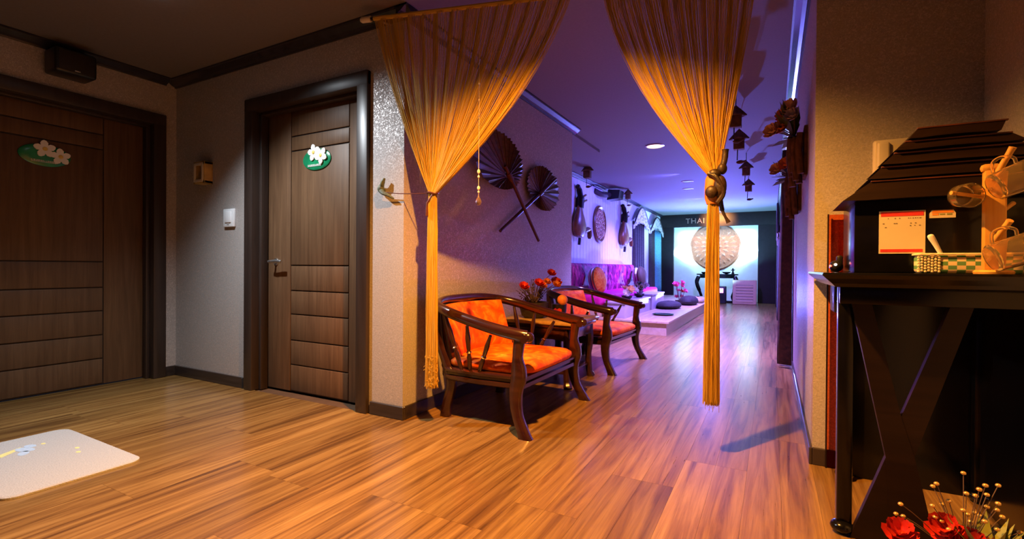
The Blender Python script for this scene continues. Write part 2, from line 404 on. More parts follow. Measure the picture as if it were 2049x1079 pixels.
def smoothpath(pts, n=6):
    """Catmull-Rom through the points"""
    P = [Vector(p) for p in pts]; out = []
    for i in range(len(P) - 1):
        p0 = P[max(i - 1, 0)]; p1 = P[i]; p2 = P[i + 1]; p3 = P[min(i + 2, len(P) - 1)]
        for k in range(n):
            t = k / n
            out.append(0.5 * ((2 * p1) + (p2 - p0) * t + (2 * p0 - 5 * p1 + 4 * p2 - p3) * t * t + (-p0 + 3 * p1 - 3 * p2 + p3) * t ** 3))
    out.append(P[-1]); return out

# ================================================================== THE ROOM
CZ = 2.385
FARY = 14.1
NB = 14.62
# ---- floor: dark sub-floor with every board a part
fl = MB().box(-4.42, 0.78, -6.0, 2.4, -0.06, -0.006).box(-2.9, 0.3, 2.4, 14.7, -0.06, -0.006)
floor = struct('floor', fl, M_SEAM, 'oak-look laminate floor of long boards running down the corridor', 'floor')
PW, PL, G = 0.258, 1.28, 0.0007
def plank_mesh(w, l):
    # two printed strips per board, parted by a fine groove
    return MB().box(-w / 2, -0.0004, -l / 2, l / 2, -0.006, 0).box(0.0004, w / 2, -l / 2, l / 2, -0.006, 0)
_pm = {}
def plank(x0, x1, y0, y1):
    w, l = round(x1 - x0 - G, 4), round(y1 - y0 - G, 4)
    if w < 0.03 or l < 0.03: return
    c = ((x0 + x1) / 2, (y0 + y1) / 2, 0)
    if (w, l) not in _pm:
        o = obj('plank', plank_mesh(w, l), M_FLOOR, floor, smooth=False); _pm[(w, l)] = o.data
    else:
        o = bpy.data.objects.new('plank', _pm[(w, l)]); COL.objects.link(o); o.parent = floor
    o.location = c
xs0 = -0.091 - PW * 17
ends = {}
for i in range(21):
    x0 = xs0 + i * PW; x1 = x0 + PW
    x0c, x1c = max(x0, -4.4), min(x1, 0.75)
    ph = {16: 2.39, 15: 2.065}.get(i, 1.42 if i == 12 else random.choice([0.0, 0.33, 0.62, 0.95]) + 0.1 * random.random())
    if i == 13: ph = 1.41
    if x1c <= -2.79: spans = [(-6.0, 2.2)]
    elif x1c <= -1.85: spans = [(-6.0, 2.2), (4.89, 6.62)]
    elif x1c <= -1.25: spans = [(-6.0, 6.62)]
    elif x0c >= 0.16: spans = [(-6.0, 2.632)]
    else: spans = [(-6.0, NB)]
    y = ph - PL * 6
    while y < 14.7:
        for lo, hi in spans:
            ya, yb = max(y, lo), min(y + PL, hi)
            if yb - ya > 0.03: plank(x0c, x1c, ya, yb)
        y += PL
# ---- ceiling
struct('ceiling', MB().box(-4.42, 0.85, -6.0, 2.3, CZ, CZ + 0.08).box(-2.95, 0.3, 2.3, 14.7, CZ, CZ + 0.08), M_CEIL, 'plain papered ceiling over lobby and corridor', 'ceiling')
struct('trim_1', MB().box(-2.80, -1.93, 4.99, 5.92, CZ - 0.035, CZ - 0.001), M_CEIL, 'shallow boxed drop in the ceiling past the fan wall', 'ceiling trim')
# ---- walls
DL, DR, DT = -3.30, -2.235, 2.01           # door opening in the middle wall
struct('wall_left', MB().box(-4.42, -4.30, -6.0, 0.98, 0, CZ).box(-4.42, -4.30, 2.05, 2.32, 0, CZ).box(-4.42, -4.30, 0.98, 2.05, DT, CZ).box(-4.60, -4.45, 0.9, 2.1, 0, DT + .1),
       M_WALL, 'greige papered wall at far left with a dark door', 'wall')
struct('wall_middle', MB().box(-4.30, DL, 2.2, 2.32, 0, CZ).box(DR, -1.9, 2.2, 2.32, 0, CZ).box(DL, DR, 2.2, 2.32, DT, CZ).box(-3.4, -2.1, 2.36, 2.46, 0, 2.1),
       M_WALL, 'greige papered wall with the walnut door and light switch', 'wall')
struct('wall_inner', MB().box(-2.0, -1.9, 2.32, 4.89, 0, CZ).box(-2.8, -2.0, 4.79, 4.89, 0, CZ), M_WALL, 'papered corridor wall behind the armchairs with crossed fans', 'wall')
wa = struct('wall_alcove', MB().box(-2.92, -2.82, 4.8, NB + .1, 0, CZ), M_PANEL, 'white boarded wall behind the purple sofa', 'wall')
for k in range(61):
    y = 4.9 + k * 0.15
    if y > FARY - 0.1: break
    o = obj('board', MB().cbox(-2.822, -2.80, y + 0.003, y + 0.147, 0.0, CZ - 0.002, 0.004, 1), M_PANEL, wa, smooth=False)
struct('wall_corridor', MB().box(0.17, 0.29, 2.632, 14.7, 0, CZ).box(0.29, 0.85, 2.632, 2.75, 0, CZ), M_WALL, 'papered wall on the right of the corridor and its lit end behind the console', 'wall')
struct('wall_right', MB().box(0.75, 0.85, -6.0, 2.632, 0, CZ), M_WALL, 'papered side wall to the right of the console nook', 'wall')
struct('wall_behind', MB().box(-4.42, 0.85, -6.1, -6.0, 0, CZ), M_WALL, 'papered lobby wall facing the corridor', 'wall')
struct('wall_far', MB().box(-2.9, 0.3, NB, NB + 0.1, 0, CZ), M_NICHE, 'white floodlit wall inside the niche at the corridor end', 'wall')
# ---- baseboards
BH = 0.078
def bboard(name, x0, x1, y0, y1, label):
    m = MB().cbox(x0, x1, y0, y1, 0.0, BH, 0.003, 1)
    return struct(name, m, M_TRIM, label, 'baseboard')
bboard('baseboard_left', -4.30, -4.286, 2.12, 2.2, 'short dark baseboard between the left door and the corner')
bboard('baseboard_middle', -4.286, -3.40, 2.186, 2.2, 'dark baseboard under the light switch')
bboard('baseboard_corner', -2.15, -1.886, 2.186, 2.2, 'dark baseboard right of the walnut door')
bboard('baseboard_inner', -1.9, -1.886, 2.2, 4.89, 'dark baseboard behind the armchairs')
bboard('baseboard_corridor', 0.156, 0.17, 2.618, 5.0, 'dark baseboard along the right corridor wall')
bboard('baseboard_pillar', 0.17, 0.75, 2.618, 2.632, 'dark baseboard on the wall end behind the console')
# ---- cornices (quarter-hollow profile)
def cornice(name, axis, wall, sgn, a, b, label):
    d, h = 0.078, 0.050
    pr = [(0, 0), (0, -h), (0.012, -h), (0.016, -h + 0.008), (0.036, -h + 0.016), (0.058, -0.018), (0.066, -0.012), (d, -0.010), (d, 0)]
    pts = [(wall + sgn * p[0], CZ - 0.0005 + p[1]) for p in pr]
    return struct(name, MB().prism(pts, a, b, axis), M_CORN, label, 'cornice', ang=30)
cornice('trim_2', 'y', -4.30, 1, -6.0, 2.122, 'dark cornice over the left door wall')
cornice('trim_3', 'x', 2.20, -1, -4.30, -1.823, 'dark cornice over the walnut door wall')
cornice('trim_4', 'y', -1.90, 1, 2.122, 4.95, 'blue-lit cornice over the fan wall')
cornice('trim_5', 'y', 0.17, -1, 2.632, FARY, 'blue-lit cornice along the right corridor wall')
cornice('trim_6', 'y', -2.80, 1, 5.93, FARY, 'thin cornice over the sofa wall')

# ---- doors
def make_door(name, label, P, lx0, lx1, rows, gx0, gx1, hx, hdir, signs):
    """P maps local (u along wall, d out of the wall, z) to world; u0..u1 leaf extent"""
    t = thing(name, label, 'door', P(0.5 * (lx0 + lx1), 0, 0)); t['kind'] = 'structure'
    def part(nm, m, mat, par=None, **kw):
        m.v = [tuple(P(*v)) for v in m.v]
        return obj(nm, m, mat, par or t, world=True, **kw)
    top = 2.0
    fr = MB()
    for (a, b_) in ((lx0 - 0.095, lx0 - 0.005), (lx1 + 0.005, lx1 + 0.095)):
        fr.cbox(a, b_, -0.12, 0.028, 0.0, top + 0.09, 0.006, 2)
    fr.cbox(lx0 - 0.095, lx1 + 0.095, -0.12, 0.0285, top, top + 0.0905, 0.006, 2)
    part('frame', fr, M_FRAME)
    for nm, (a, b_) in (('jamb_stop', (lx0 - 0.006, lx0 + 0.022)), ('jamb_stop', (lx1 - 0.022, lx1 + 0.006))):
        part(nm, MB().cbox(a, b_, -0.085, -0.03, 0, top, 0.004, 2), M_FRAME)
    part('jamb_stop', MB().cbox(lx0, lx1, -0.085, -0.031, top - 0.022, top + 0.004, 0.004, 2), M_FRAME)
    part('leaf', MB().box(lx0, lx1, -0.135, -0.1, 0.008, top - 0.002), M_GROOVE)
    g = 0.004
    f0, f1 = -0.101, -0.09
    for a, b_ in ((lx0 + 0.001, gx0 - g), (gx1 + g, lx1 - 0.001)):
        part('stile', MB().cbox(a, b_, f0, f1, 0.01, top - 0.004, 0.004, 2), M_DOOR)
    for za, zb in zip(rows[:-1], rows[1:]):
        part('panel', MB().cbox(gx0 + g * 0.4, gx1 - g * 0.4, f0, f1, za + g, zb - g, 0.005, 2), M_DOOR)
    hz = 0.925
    h = part('handle', MB().tube([(hx, -0.09, hz), (hx, -0.084, hz)], [0.026, 0.025], 20).tube([(hx, -0.09, hz), (hx, -0.03, hz)], 0.0095, 12), M_CHROME)
    lv = MB().tube(smoothpath([(hx - hdir * 0.012, -0.034, hz), (hx + hdir * 0.02, -0.03, hz + 0.002), (hx + hdir * 0.07, -0.032, hz + 0.004), (hx + hdir * 0.125, -0.035, hz + 0.001)], 4),
                   [0.010] * 4 + [0.011] * 4 + [0.012] * 4 + [0.010], 10, flat=0.7)
    part('lever', lv, M_CHROME, h)
    return t, part
rows = [0.012, 0.198, 0.371, 0.555, 0.722, 0.900, 1.707, 1.810, 1.995]
PD2 = lambda u, d, z: (u, 2.2 - d, z)
make_door('door_2', 'walnut veneer door in a dark frame, chrome lever, green flower plaque', PD2, -3.27, -2.26, rows, -3.007, -2.440, -3.165, 1, None)
PD1 = lambda u, d, z: (-4.3 + d, u, z)
rows1 = [0.012, 0.200, 0.375, 0.554, 0.728, 0.918, 1.75, 1.86, 1.995]
make_door('door_1', 'dim dark brown door at the far left with grooved panels', PD1, 1.005, 2.020, rows1, 1.19, 1.745, 1.045, 1, None)

def door_sign(label, P, u, z, cfl, w=0.137, h=0.074):
    t = thing('door_plaque', label, 'sign', P(u, -0.09, z))
    def part(nm, m, mat, par=None):
        m.v = [tuple(P(*v)) for v in m.v]; return obj(nm, m, mat, par or t, world=True)
    pl = MB(); n = 36; vs = []; prof = [(1.0, -0.0895), (1.0, -0.084), (0.93, -0.079), (0.6, -0.076), (0.0001, -0.075)]
    for k, d in prof:
        for j in range(n):
            a = 2 * PI * j / n; vs.append((u + w * k * math.cos(a), d, z + h * k * math.sin(a)))
    fs = [(i * n + j, i * n + (j + 1) % n, (i + 1) * n + (j + 1) % n, (i + 1) * n + j) for i in range(4) for j in range(n)] + [tuple(range(n))]
    part('plate', pl.add(vs, fs), M_GREEN)
    for (du, dz, r, rot) in cfl:
        fm = MB()
        for k in range(5):
            a = rot + k * 2 * PI / 5
            pts = []
            for (q, wv) in ((0.0, 0.10), (0.35, 0.30), (0.7, 0.36), (0.95, 0.2), (1.05, 0.0), (0.95, -0.2), (0.7, -0.36), (0.35, -0.30), (0.0, -0.10)):
                pts.append((u + du + r * (q * math.cos(a) - wv * math.sin(a)), z + dz + r * (q * math.sin(a) + wv * math.cos(a))))
            fm.prism(pts, -0.0745 + 0.0004 * k, -0.069 + 0.0006 * k, 'y')
        fo = part('flower', fm, M_PETAL)
        cc = MB().ball((u + du, -0.066, z + dz), (r * 0.24, 0.004, r * 0.24), 10, 6); part('flower_centre', cc, M_YEL, fo)
    lt = MB(); rr = random.Random(3); x = u - 0.075
    while x < u + 0.055:
        ww = rr.uniform(0.006, 0.011)
        lt.box(x, x + ww * 0.75, -0.077, -0.0735, z - 0.049, z - 0.0435)
        lt.box(x + ww * 0.25, x + ww * 0.5, -0.077, -0.0735, z - 0.049, z - 0.035)
        if rr.random() < 0.6: lt.box(x, x + ww * 0.75, -0.077, -0.0735, z - 0.040, z - 0.035)
        x += ww
    part('lettering', lt, M_PETAL)
    return t
door_sign('green oval plaque with white flowers on the lit walnut door', PD2, -2.74, 1.625, [(-0.012, 0.044, 0.056, 0.5), (0.058, 0.018, 0.056, 0.9)])
door_sign('dim green oval plaque with white flowers on the far-left door', PD1, 1.415, 1.640, [(-0.005, 0.042, 0.058, 0.4), (0.078, 0.004, 0.056, 0.4)])

# ================================================================== LAMPS
def downlight(x, y, r, lit, label, group=None):
    t = thing('ceiling_light', label, 'ceiling light', (x, y, CZ), group=group)
    obj('ring', MB().lathe([(r * 1.0, -0.001), (r * 1.18, -0.001), (r * 1.22, -0.006), (r * 1.05, -0.012), (r * 1.0, -0.004)], 28), M_RING, t)
    obj('lens', MB().lathe([(r, -0.0015), (r, -0.006), (0.0001, -0.007)], 24), lit, t)
    return t
downlight(-1.27, 6.02, 0.092, M_LAMPON, 'lit round downlight in the corridor ceiling')
downlight(-1.40, 9.56, 0.085, M_LAMPOFF, 'dark round ceiling fitting, the farther of the corridor pair')
downlight(-1.29, 8.73, 0.085, M_LAMPOFF, 'dark round ceiling fitting, the nearer of the corridor pair')
downlight(-1.30, 13.45, 0.06, M_LAMPON, 'small lit spot in the ceiling just before the niche')
downlight(-0.80, 1.45, 0.06, M_LAMPON, 'warm downlight in the lobby ceiling before the string curtains')
t = thing('ceiling_light', 'white surface-mounted lamp on the lobby ceiling by the doors', 'ceiling light', (-2.96, 1.36, CZ))
obj('housing', MB().lathe([(0.075, -0.001), (0.085, -0.004), (0.085, -0.018), (0.075, -0.022), (0.0001, -0.022)], 24), M_WHITE, t)
obj('lens', MB().lathe([(0.07, -0.0225), (0.068, -0.034), (0.045, -0.042), (0.0001, -0.044)], 24), M_LAMPW, t)

# ================================================================== STRING CURTAINS
RA, RB = Vector((-2.04, 2.06, 2.31)), Vector((0.165, 2.645, 2.31))
def rod(s): return RA + (RB - RA) * s
rdir = (RB - RA).normalized(); rn = Vector((-rdir.y, rdir.x, 0))
t = thing('curtain_rod', 'thin brown curtain rod under the ceiling with a pale end cap', 'curtain rod', tuple(RA))
obj('pole', MB().tube([RA, RB], 0.009, 12), M_DKWOOD, t, world=True)
obj('end_cap', MB().tube([RA - rdir * 0.055, RA - rdir * 0.045, RA + rdir * 0.01], [0.010, 0.017, 0.017], 12), M_IVORY, t, world=True)
obj('wall_bracket', MB().tube([RA + rdir * 0.02, (-2.0, 2.19, 2.325)], 0.006, 8), M_IVORY, t, world=True)
obj('wall_bracket', MB().tube([RB - rdir * 0.02, RB + Vector((-0.004, -0.008, 0))], 0.014, 12), M_IVORY, t, world=True)

def string_curtain(label, s0, s1, tie, hem, n, bul, seed, tr, hemr, folds):
    rr = random.Random(seed); tie = Vector(tie)
    t = thing('string_curtain', label, 'curtain', (tie.x, tie.y, 0), group=None)
    hd = MB(); hd.tube([rod(s0 + (s1 - s0) * k / 30) + Vector((0, 0, 0.0)) for k in range(31)], 0.0125, 8)
    obj('heading_tape', hd, M_CORD, t, world=True)
    m = MB()
    for i in range(n):
        u = (i + rr.random()) / n
        # strands bunch slightly into folds along the heading
        uu = u + folds[1] * math.sin(2 * PI * folds[0] * u + 0.7) / (2 * PI * folds[0])
        uu = min(max(uu, 0), 1)
        s = s0 + (s1 - s0) * uu
        H = rod(s) + rn * (0.010 * math.sin(2 * PI * folds[0] * u) + rr.uniform(-0.006, 0.006)); H.z -= 0.008
        a = rr.uniform(0, 2 * PI); q = math.sqrt(rr.random()) * tr
        lat = (uu - 0.5) * 2
        T = tie + rdir * (0.8 * lat * tr + 0.25 * q * math.cos(a)) + rn * (q * math.sin(a) * 0.8)
        T.z += rr.uniform(-0.006, 0.006)
        C = T.lerp(H, 0.5); b_ = bul[0] + (bul[1] - bul[0]) * uu + rr.uniform(-0.03, 0.03)
        C.x = T.x + (H.x - T.x) * b_; C.y = T.y + (H.y - T.y) * b_
        path = [bez(H, C, T, k / 11) for k in range(12)]
        w = hemr / tr * rr.uniform(0.85, 1.1)
        off = (T - tie); off.z = 0
        L = tie.z - hem
        e = rr.uniform(-0.012, 0.02) if rr.random() < 0.93 else rr.uniform(-0.03, 0.05)
        for k in (1, 2, 3, 4, 5):
            f = k / 5
            path.append(tie + off * (1 + (w - 1) * f ** 0.6) + Vector((rr.uniform(-1, 1), rr.uniform(-1, 1), 0)) * 0.002 - Vector((0, 0, L * f + (e if k == 5 else 0))))
        m.tube(path, 0.00112, 3, caps=False)
    so = obj('strands', m, M_CORD, t, world=True, smooth=True, ang=180); so['kind'] = 'stuff'
    return t, tie
# left curtain
lt_, LT = string_curtain('left golden string curtain, gathered and tied to the wall hook', 0.012, 0.505, (-1.685, 2.195, 1.312), 0.232, 700, (0.66, 0.76), 11, 0.022, 0.034, (13, 0.5))
obj('tie_cord', MB().tube([(LT.x + 0.032 * math.cos(a), LT.y + 0.026 * math.sin(a), LT.z + 0.004 * math.sin(2 * a)) for a in [2 * PI * k / 20 for k in range(20)]], 0.006, 8, closed=True)
    .tube([(LT.x + 0.02, LT.y - 0.02, LT.z), (LT.x - 0.018, LT.y - 0.03, LT.z - 0.06), (LT.x - 0.02, LT.y - 0.028, LT.z - 0.13)], [0.004, 0.006, 0.009], 8), M_STICK, lt_, world=True, label='dark red tie cord')
fz = MB(); rr = random.Random(5)
for k in range(260):
    z = 0.232 + 0.17 * rr.random() ** 1.6; a = rr.uniform(0, 2 * PI); q = 0.035
    p = Vector((LT.x + q * math.cos(a), LT.y + q * 0.8 * math.sin(a), z)); d = Vector((rr.uniform(-1, 1), rr.uniform(-1, 1), rr.uniform(-1.2, 0.4))) * 0.012
    fz.tube([p, p + d * 0.5 + Vector((0, 0, 0.006)), p + d], 0.0011, 3, caps=False)
o = obj('frayed_ends', fz, M_CORD, lt_, world=True); o['kind'] = 'stuff'
# right curtain
rt_, RT = string_curtain('right golden string curtain, gathered by a brown carved tie', 0.572, 0.892, (-0.252, 2.50, 1.345), 0.262, 560, (0.80, 0.64), 23, 0.022, 0.039, (11, 0.5))
ts = MB()
ts.lathe([(0.022, 0.0), (0.036, -0.03), (0.039, -0.08), (0.038, -0.12), (0.030, -0.15), (0.026, -0.152)], 18, (RT.x, RT.y, RT.z + 0.012))
obj('tie_sash', ts, M_SASH, rt_, world=True, label='orange brown wrapped sash')
kx, ky, kz = RT.x + 0.028, RT.y - 0.012, RT.z
kb = MB()
kb.ball((kx - 0.02, ky - 0.02, kz + 0.00), (0.030, 0.022, 0.024), 14, 10).ball((kx + 0.004, ky - 0.015, kz - 0.06), (0.030, 0.026, 0.055), 14, 10).ball((kx + 0.012, ky, kz + 0.025), (0.022, 0.022, 0.028), 14, 10)
kb.tube(smoothpath([(kx + 0.012, ky, kz + 0.03), (kx + 0.022, ky, kz + 0.07), (kx + 0.026, ky, kz + 0.115)], 4), [0.014] * 8 + [0.016], 10)
kb.ball((kx - 0.03, ky - 0.03, kz - 0.085), (0.03, 0.02, 0.03), 12, 8)
kb.tube(smoothpath([(kx - 0.045, ky - 0.022, kz + 0.004), (kx - 0.01, ky - 0.034, kz - 0.02), (kx + 0.02, ky - 0.025, kz - 0.09), (kx - 0.005, ky - 0.03, kz - 0.14)], 4), 0.012, 8)
kb.tube(smoothpath([(kx + 0.005, ky, kz - 0.11), (kx + 0.012, ky, kz - 0.16), (kx + 0.022, ky - 0.005, kz - 0.19), (kx + 0.042, ky, kz - 0.23)], 4), [0.010] * 6 + [0.007] * 3 + [0.006, 0.007, 0.009, 0.010], 8)
obj('tie_carving', kb, M_TWIG2, rt_, world=True, label='dark brown carved stick figure on the tie')

# tieback hook + cord on the left
t = thing('tieback_hook', 'small greenish twig-shaped hook on the wall beside the walnut door', 'hook', (-2.035, 2.2, 1.35))
obj('hook_body', MB().ball((-2.055, 2.176, 1.360), (0.022, 0.02, 0.026), 12, 8).tube(smoothpath([(-2.05, 2.178, 1.365), (-2.036, 2.168, 1.39), (-2.022, 2.17, 1.42)], 4), [0.013] * 6 + [0.010, 0.009, 0.007], 8)
    .tube(smoothpath([(-2.052, 2.176, 1.35), (-2.022, 2.160, 1.33), (-1.985, 2.165, 1.315), (-1.955, 2.175, 1.295)], 4), [0.016, .016, .015, .014, .013, .012, .011, .010, .009, .008, .007, .006, .005], 8)
    .tube([(-2.052, 2.2, 1.355), (-2.052, 2.17, 1.355)], 0.012, 8), simple('weathered_green', (0.10, 0.12, 0.07), 0.6, var=0.5, scale=40), t, world=True)
obj('tieback_cord', MB().tube(smoothpath([(-2.025, 2.166, 1.336), (-1.92, 2.168, 1.322), (-1.80, 2.176, 1.314), (-1.714, 2.186, 1.313)], 5), 0.0028, 6), M_STICK, lt_, world=True, label='thin dark cord to the wall hook')

# bead pendant
bx, by = -1.402, 2.226
t = thing('bead_pendant', 'crystal drop on a thread of beads hanging beside the left string curtain', 'pendant', (bx, by, 1.232))
obj('thread', MB().tube([(bx, by, 2.30), (bx, by, 1.27)], 0.0009, 5), M_CRYST, t, world=True)
for z, r, h in ((1.888, 0.005, 0.006), (1.80, 0.004, 0.005), (1.414, 0.0085, 0.013), (1.386, 0.0065, 0.008), (1.325, 0.0085, 0.012), (1.304, 0.006, 0.007)):
    obj('bead', MB().ball((bx, by, z), (r, r, h), 12, 8), M_CRYST, t, world=True)
obj('drop', MB().lathe([(0.0001, 0.0), (0.010, 0.003), (0.017, 0.012), (0.0175, 0.02), (0.012, 0.033), (0.005, 0.046), (0.003, 0.058), (0.0001, 0.062)], 12, (bx, by, 1.232)), M_GLASS, t, world=True)

# ================================================================== ARMCHAIRS
def armchair(label, loc, rz):
    t = thing('armchair', label, 'armchair', loc, rz, group='rosewood horseshoe armchairs')
    half = [(0.70, 0.405, 0.530), (0.66, 0.418, 0.537), (0.52, 0.432, 0.562), (0.34, 0.432, 0.602), (0.18, 0.415, 0.642), (0.075, 0.355, 0.668), (0.025, 0.24, 0.684), (0.008, 0.10, 0.690)]
    pts = half + [(x, -y, z) for (x, y, z) in reversed(half)]
    path = smoothpath(pts, 5); n = len(path)
    rad = [0.029 + 0.007 * min(1, max(0, (abs(i - (n - 1) / 2) / ((n - 1) / 2) - 0.0))) ** 2 for i in range(n)]
    rail = MB().tube(path, rad, 12, flat=0.8)
    for sy in (1, -1):
        e = Vector((0.705, 0.403 * sy, 0.528)); rail.ball(e, (0.038, 0.031, 0.029), 12, 8)
        rail.tube([(0.70, 0.37 * sy, 0.522), (0.70, 0.438 * sy, 0.522)], 0.024, 12)
    obj('arm_rail', rail, M_ROSE, t)
    # seat frame: rounded U plan
    def plan(ins, z):
        P = [(0.665 - ins, 0.375 - ins), (0.665 - ins, -0.375 + ins), (0.40, -0.395 + ins), (0.16, -0.385 + ins), (0.07 + ins, -0.30), (0.035 + ins, -0.15), (0.03 + ins, 0), (0.035 + ins, 0.15), (0.07 + ins, 0.30), (0.16, 0.385 - ins), (0.40, 0.395 - ins)]
        return [(x, y) for x, y in P]
    fr = MB()
    def ring(zlist):
        vs = []; k = 11
        for ins, z in zlist: vs += [(x, y, z) for x, y in plan(ins, z)]
        fs = [(i * k + j, i * k + (j + 1) % k, (i + 1) * k + (j + 1) % k, (i + 1) * k + j) for i in range(len(zlist) - 1) for j in range(k)]
        fs += [tuple(range(k - 1, -1, -1)), tuple((len(zlist) - 1) * k + j for j in range(k))]
        return vs, fs
    fr.add(*ring([(0.012, 0.232), (0.0, 0.24), (0.0, 0.262), (0.012, 0.268), (0.012, 0.280), (-0.006, 0.288), (-0.008, 0.302), (0.004, 0.308)]))
    obj('seat_frame', fr, M_ROSE, t, ang=50)
    cu = MB(); k = 44
    def cplan(ins):
        out = []
        for j in range(k):
            a = 2 * PI * j / k; c, s_ = math.cos(a), math.sin(a); e = 0.34
            out.append((0.375 + (0.315 - ins) * math.copysign(abs(c) ** e, c), (0.352 - ins) * math.copysign(abs(s_) ** e, s_) * (1.0 + 0.02 * c)))
        return out
    vs = []; lay = [(0.03, 0.306), (0.004, 0.312), (-0.006, 0.328), (-0.002, 0.346), (0.018, 0.360), (0.06, 0.367), (0.16, 0.371), (0.27, 0.373)]
    for ins, z in lay: vs += [(x, y, z) for x, y in cplan(ins)]
    fs = [(i * k + j, i * k + (j + 1) % k, (i + 1) * k + (j + 1) % k, (i + 1) * k + j) for i in range(len(lay) - 1) for j in range(k)]
    fs += [tuple(range(k)), tuple((len(lay) - 1) * k + j for j in range(k))]
    obj('seat_cushion', cu.add(vs, fs), M_VELV, t, ang=70)
    # curved upholstered back
    def bp(u, v, off):
        y = -0.315 + 0.63 * u; z = 0.365 + 0.30 * v
        xb = 0.075 + 0.9 * (y * y) * 0.9 - 0.045 * v + (0.05 * (1 - v))
        return (xb + off, y, z)
    bk = MB(); nu, nv = 17, 9
    def rim(u, v): return 0.018 * (1 - max(abs(2 * u - 1), abs(2 * v - 1)) ** 8)
    F = [bp(i / (nu - 1), j / (nv - 1), 0.012 + rim(i / (nu - 1), j / (nv - 1))) for j in range(nv) for i in range(nu)]
    B_ = [bp(i / (nu - 1), j / (nv - 1), -0.012) for j in range(nv) for i in range(nu)]
    fs = []
    for j in range(nv - 1):
        for i in range(nu - 1):
            a = j * nu + i; fs.append((a, a + 1, a + nu + 1, a + nu)); fs.append((a + nu * nv, a + nu + nu * nv, a + nu + 1 + nu * nv, a + 1 + nu * nv))
    edge = [i for i in range(nu)] + [j * nu + nu - 1 for j in range(1, nv)] + [(nv - 1) * nu + i for i in range(nu - 2, -1, -1)] + [j * nu for j in range(nv - 2, 0, -1)]
    for q in range(len(edge)):
        a, b_ = edge[q], edge[(q + 1) % len(edge)]; fs.append((a, a + nu * nv, b_ + nu * nv, b_))
    obj('back_pad', bk.add(F + B_, fs), M_VELV, t, ang=60)
    # side posts of the back pad
    for sy in (1, -1):
        obj('back_post', MB().tube(smoothpath([(0.165, 0.335 * sy, 0.30), (0.13, 0.342 * sy, 0.45), (0.085, 0.345 * sy, 0.655)], 4), 0.016, 8), M_ROSE, t)
    # legs: sawn cabriole profile, swept along z with elliptical section
    def leg(path, wx, wy):
        m = MB(); P = smoothpath(path, 5); k = 10; vs = []; N = len(P)
        def it(a, f):
            f *= len(a) - 1; i = min(int(f), len(a) - 2); return a[i] + (a[i + 1] - a[i]) * (f - i)
        for i, p in enumerate(P):
            f = i / (N - 1); a, b_ = it(wx, f), it(wy, f)
            for j in range(k):
                q = 2 * PI * j / k + PI / k; c, s_ = math.cos(q), math.sin(q)
                vs.append((p.x + a * math.copysign(abs(c) ** 0.55, c), p.y + b_ * math.copysign(abs(s_) ** 0.55, s_), p.z))
        fs = [(i * k + j, i * k + (j + 1) % k, (i + 1) * k + (j + 1) % k, (i + 1) * k + j) for i in range(N - 1) for j in range(k)]
        fs += [tuple(range(k)), tuple((N - 1) * k + j for j in range(k))]
        return m.add(vs, fs)
    for sy in (1, -1):
        obj('leg', leg([(0.715, 0.435 * sy, 0.0), (0.70, 0.432 * sy, 0.03), (0.655, 0.418 * sy, 0.12), (0.640, 0.408 * sy, 0.22), (0.655, 0.405 * sy, 0.30), (0.655, 0.405 * sy, 0.36), (0.648, 0.405 * sy, 0.42), (0.660, 0.405 * sy, 0.520)],
                       [0.040, 0.034, 0.030, 0.036, 0.044, 0.040, 0.027, 0.032], [0.027, 0.025, 0.025, 0.026, 0.028, 0.026, 0.024, 0.026]), M_ROSE, t, ang=60)
        obj('leg', leg([(0.115, 0.325 * sy, 0.0), (0.13, 0.328 * sy, 0.08), (0.165, 0.335 * sy, 0.20), (0.15, 0.345 * sy, 0.30), (0.095, 0.352 * sy, 0.45), (0.07, 0.350 * sy, 0.655)],
                       [0.034, 0.031, 0.032, 0.034, 0.028, 0.024], [0.026, 0.024, 0.024, 0.026, 0.022, 0.020]), M_ROSE, t, ang=60)
        for (bxx, txx) in ((0.265, 0.175), (0.325, 0.335), (0.385, 0.490)):
            b0 = Vector((bxx, 0.376 * sy, 0.305)); zt = 0.655 - 0.215 * (txx - 0.1) / 0.42 * 0.56
            t0 = Vector((txx, 0.426 * sy if txx > .2 else 0.414 * sy, zt - 0.02))
            sp = MB(); rp = [(0, .010), (.1, .0125), (.3, .015), (.36, .0105), (.385, .0105), (.40, .015), (.425, .015), (.44, .0105), (.5, .013), (.72, .016), (.9, .011), (1, .009)]
            sp.tube([b0.lerp(t0, f) for f, _ in rp], [r for _, r in rp], 10)
            so = obj('spindle', sp, M_ROSE, t, ang=50)
            dl = (t0 - b0)
            obj('spindle_ring', MB().tube([b0 + dl * 0.402, b0 + dl * 0.408, b0 + dl * 0.417, b0 + dl * 0.423], [0.0152, .017, .017, 0.0152], 10), M_BRASS, so)
    return t
armchair('front armchair nearest the lobby, dark rosewood with orange velvet cushions', (-1.838, 2.715, 0), R(-0.8))
armchair('second armchair beyond the side table, dark rosewood with orange velvet cushions', (-1.858, 4.455, 0), R(-3.6))

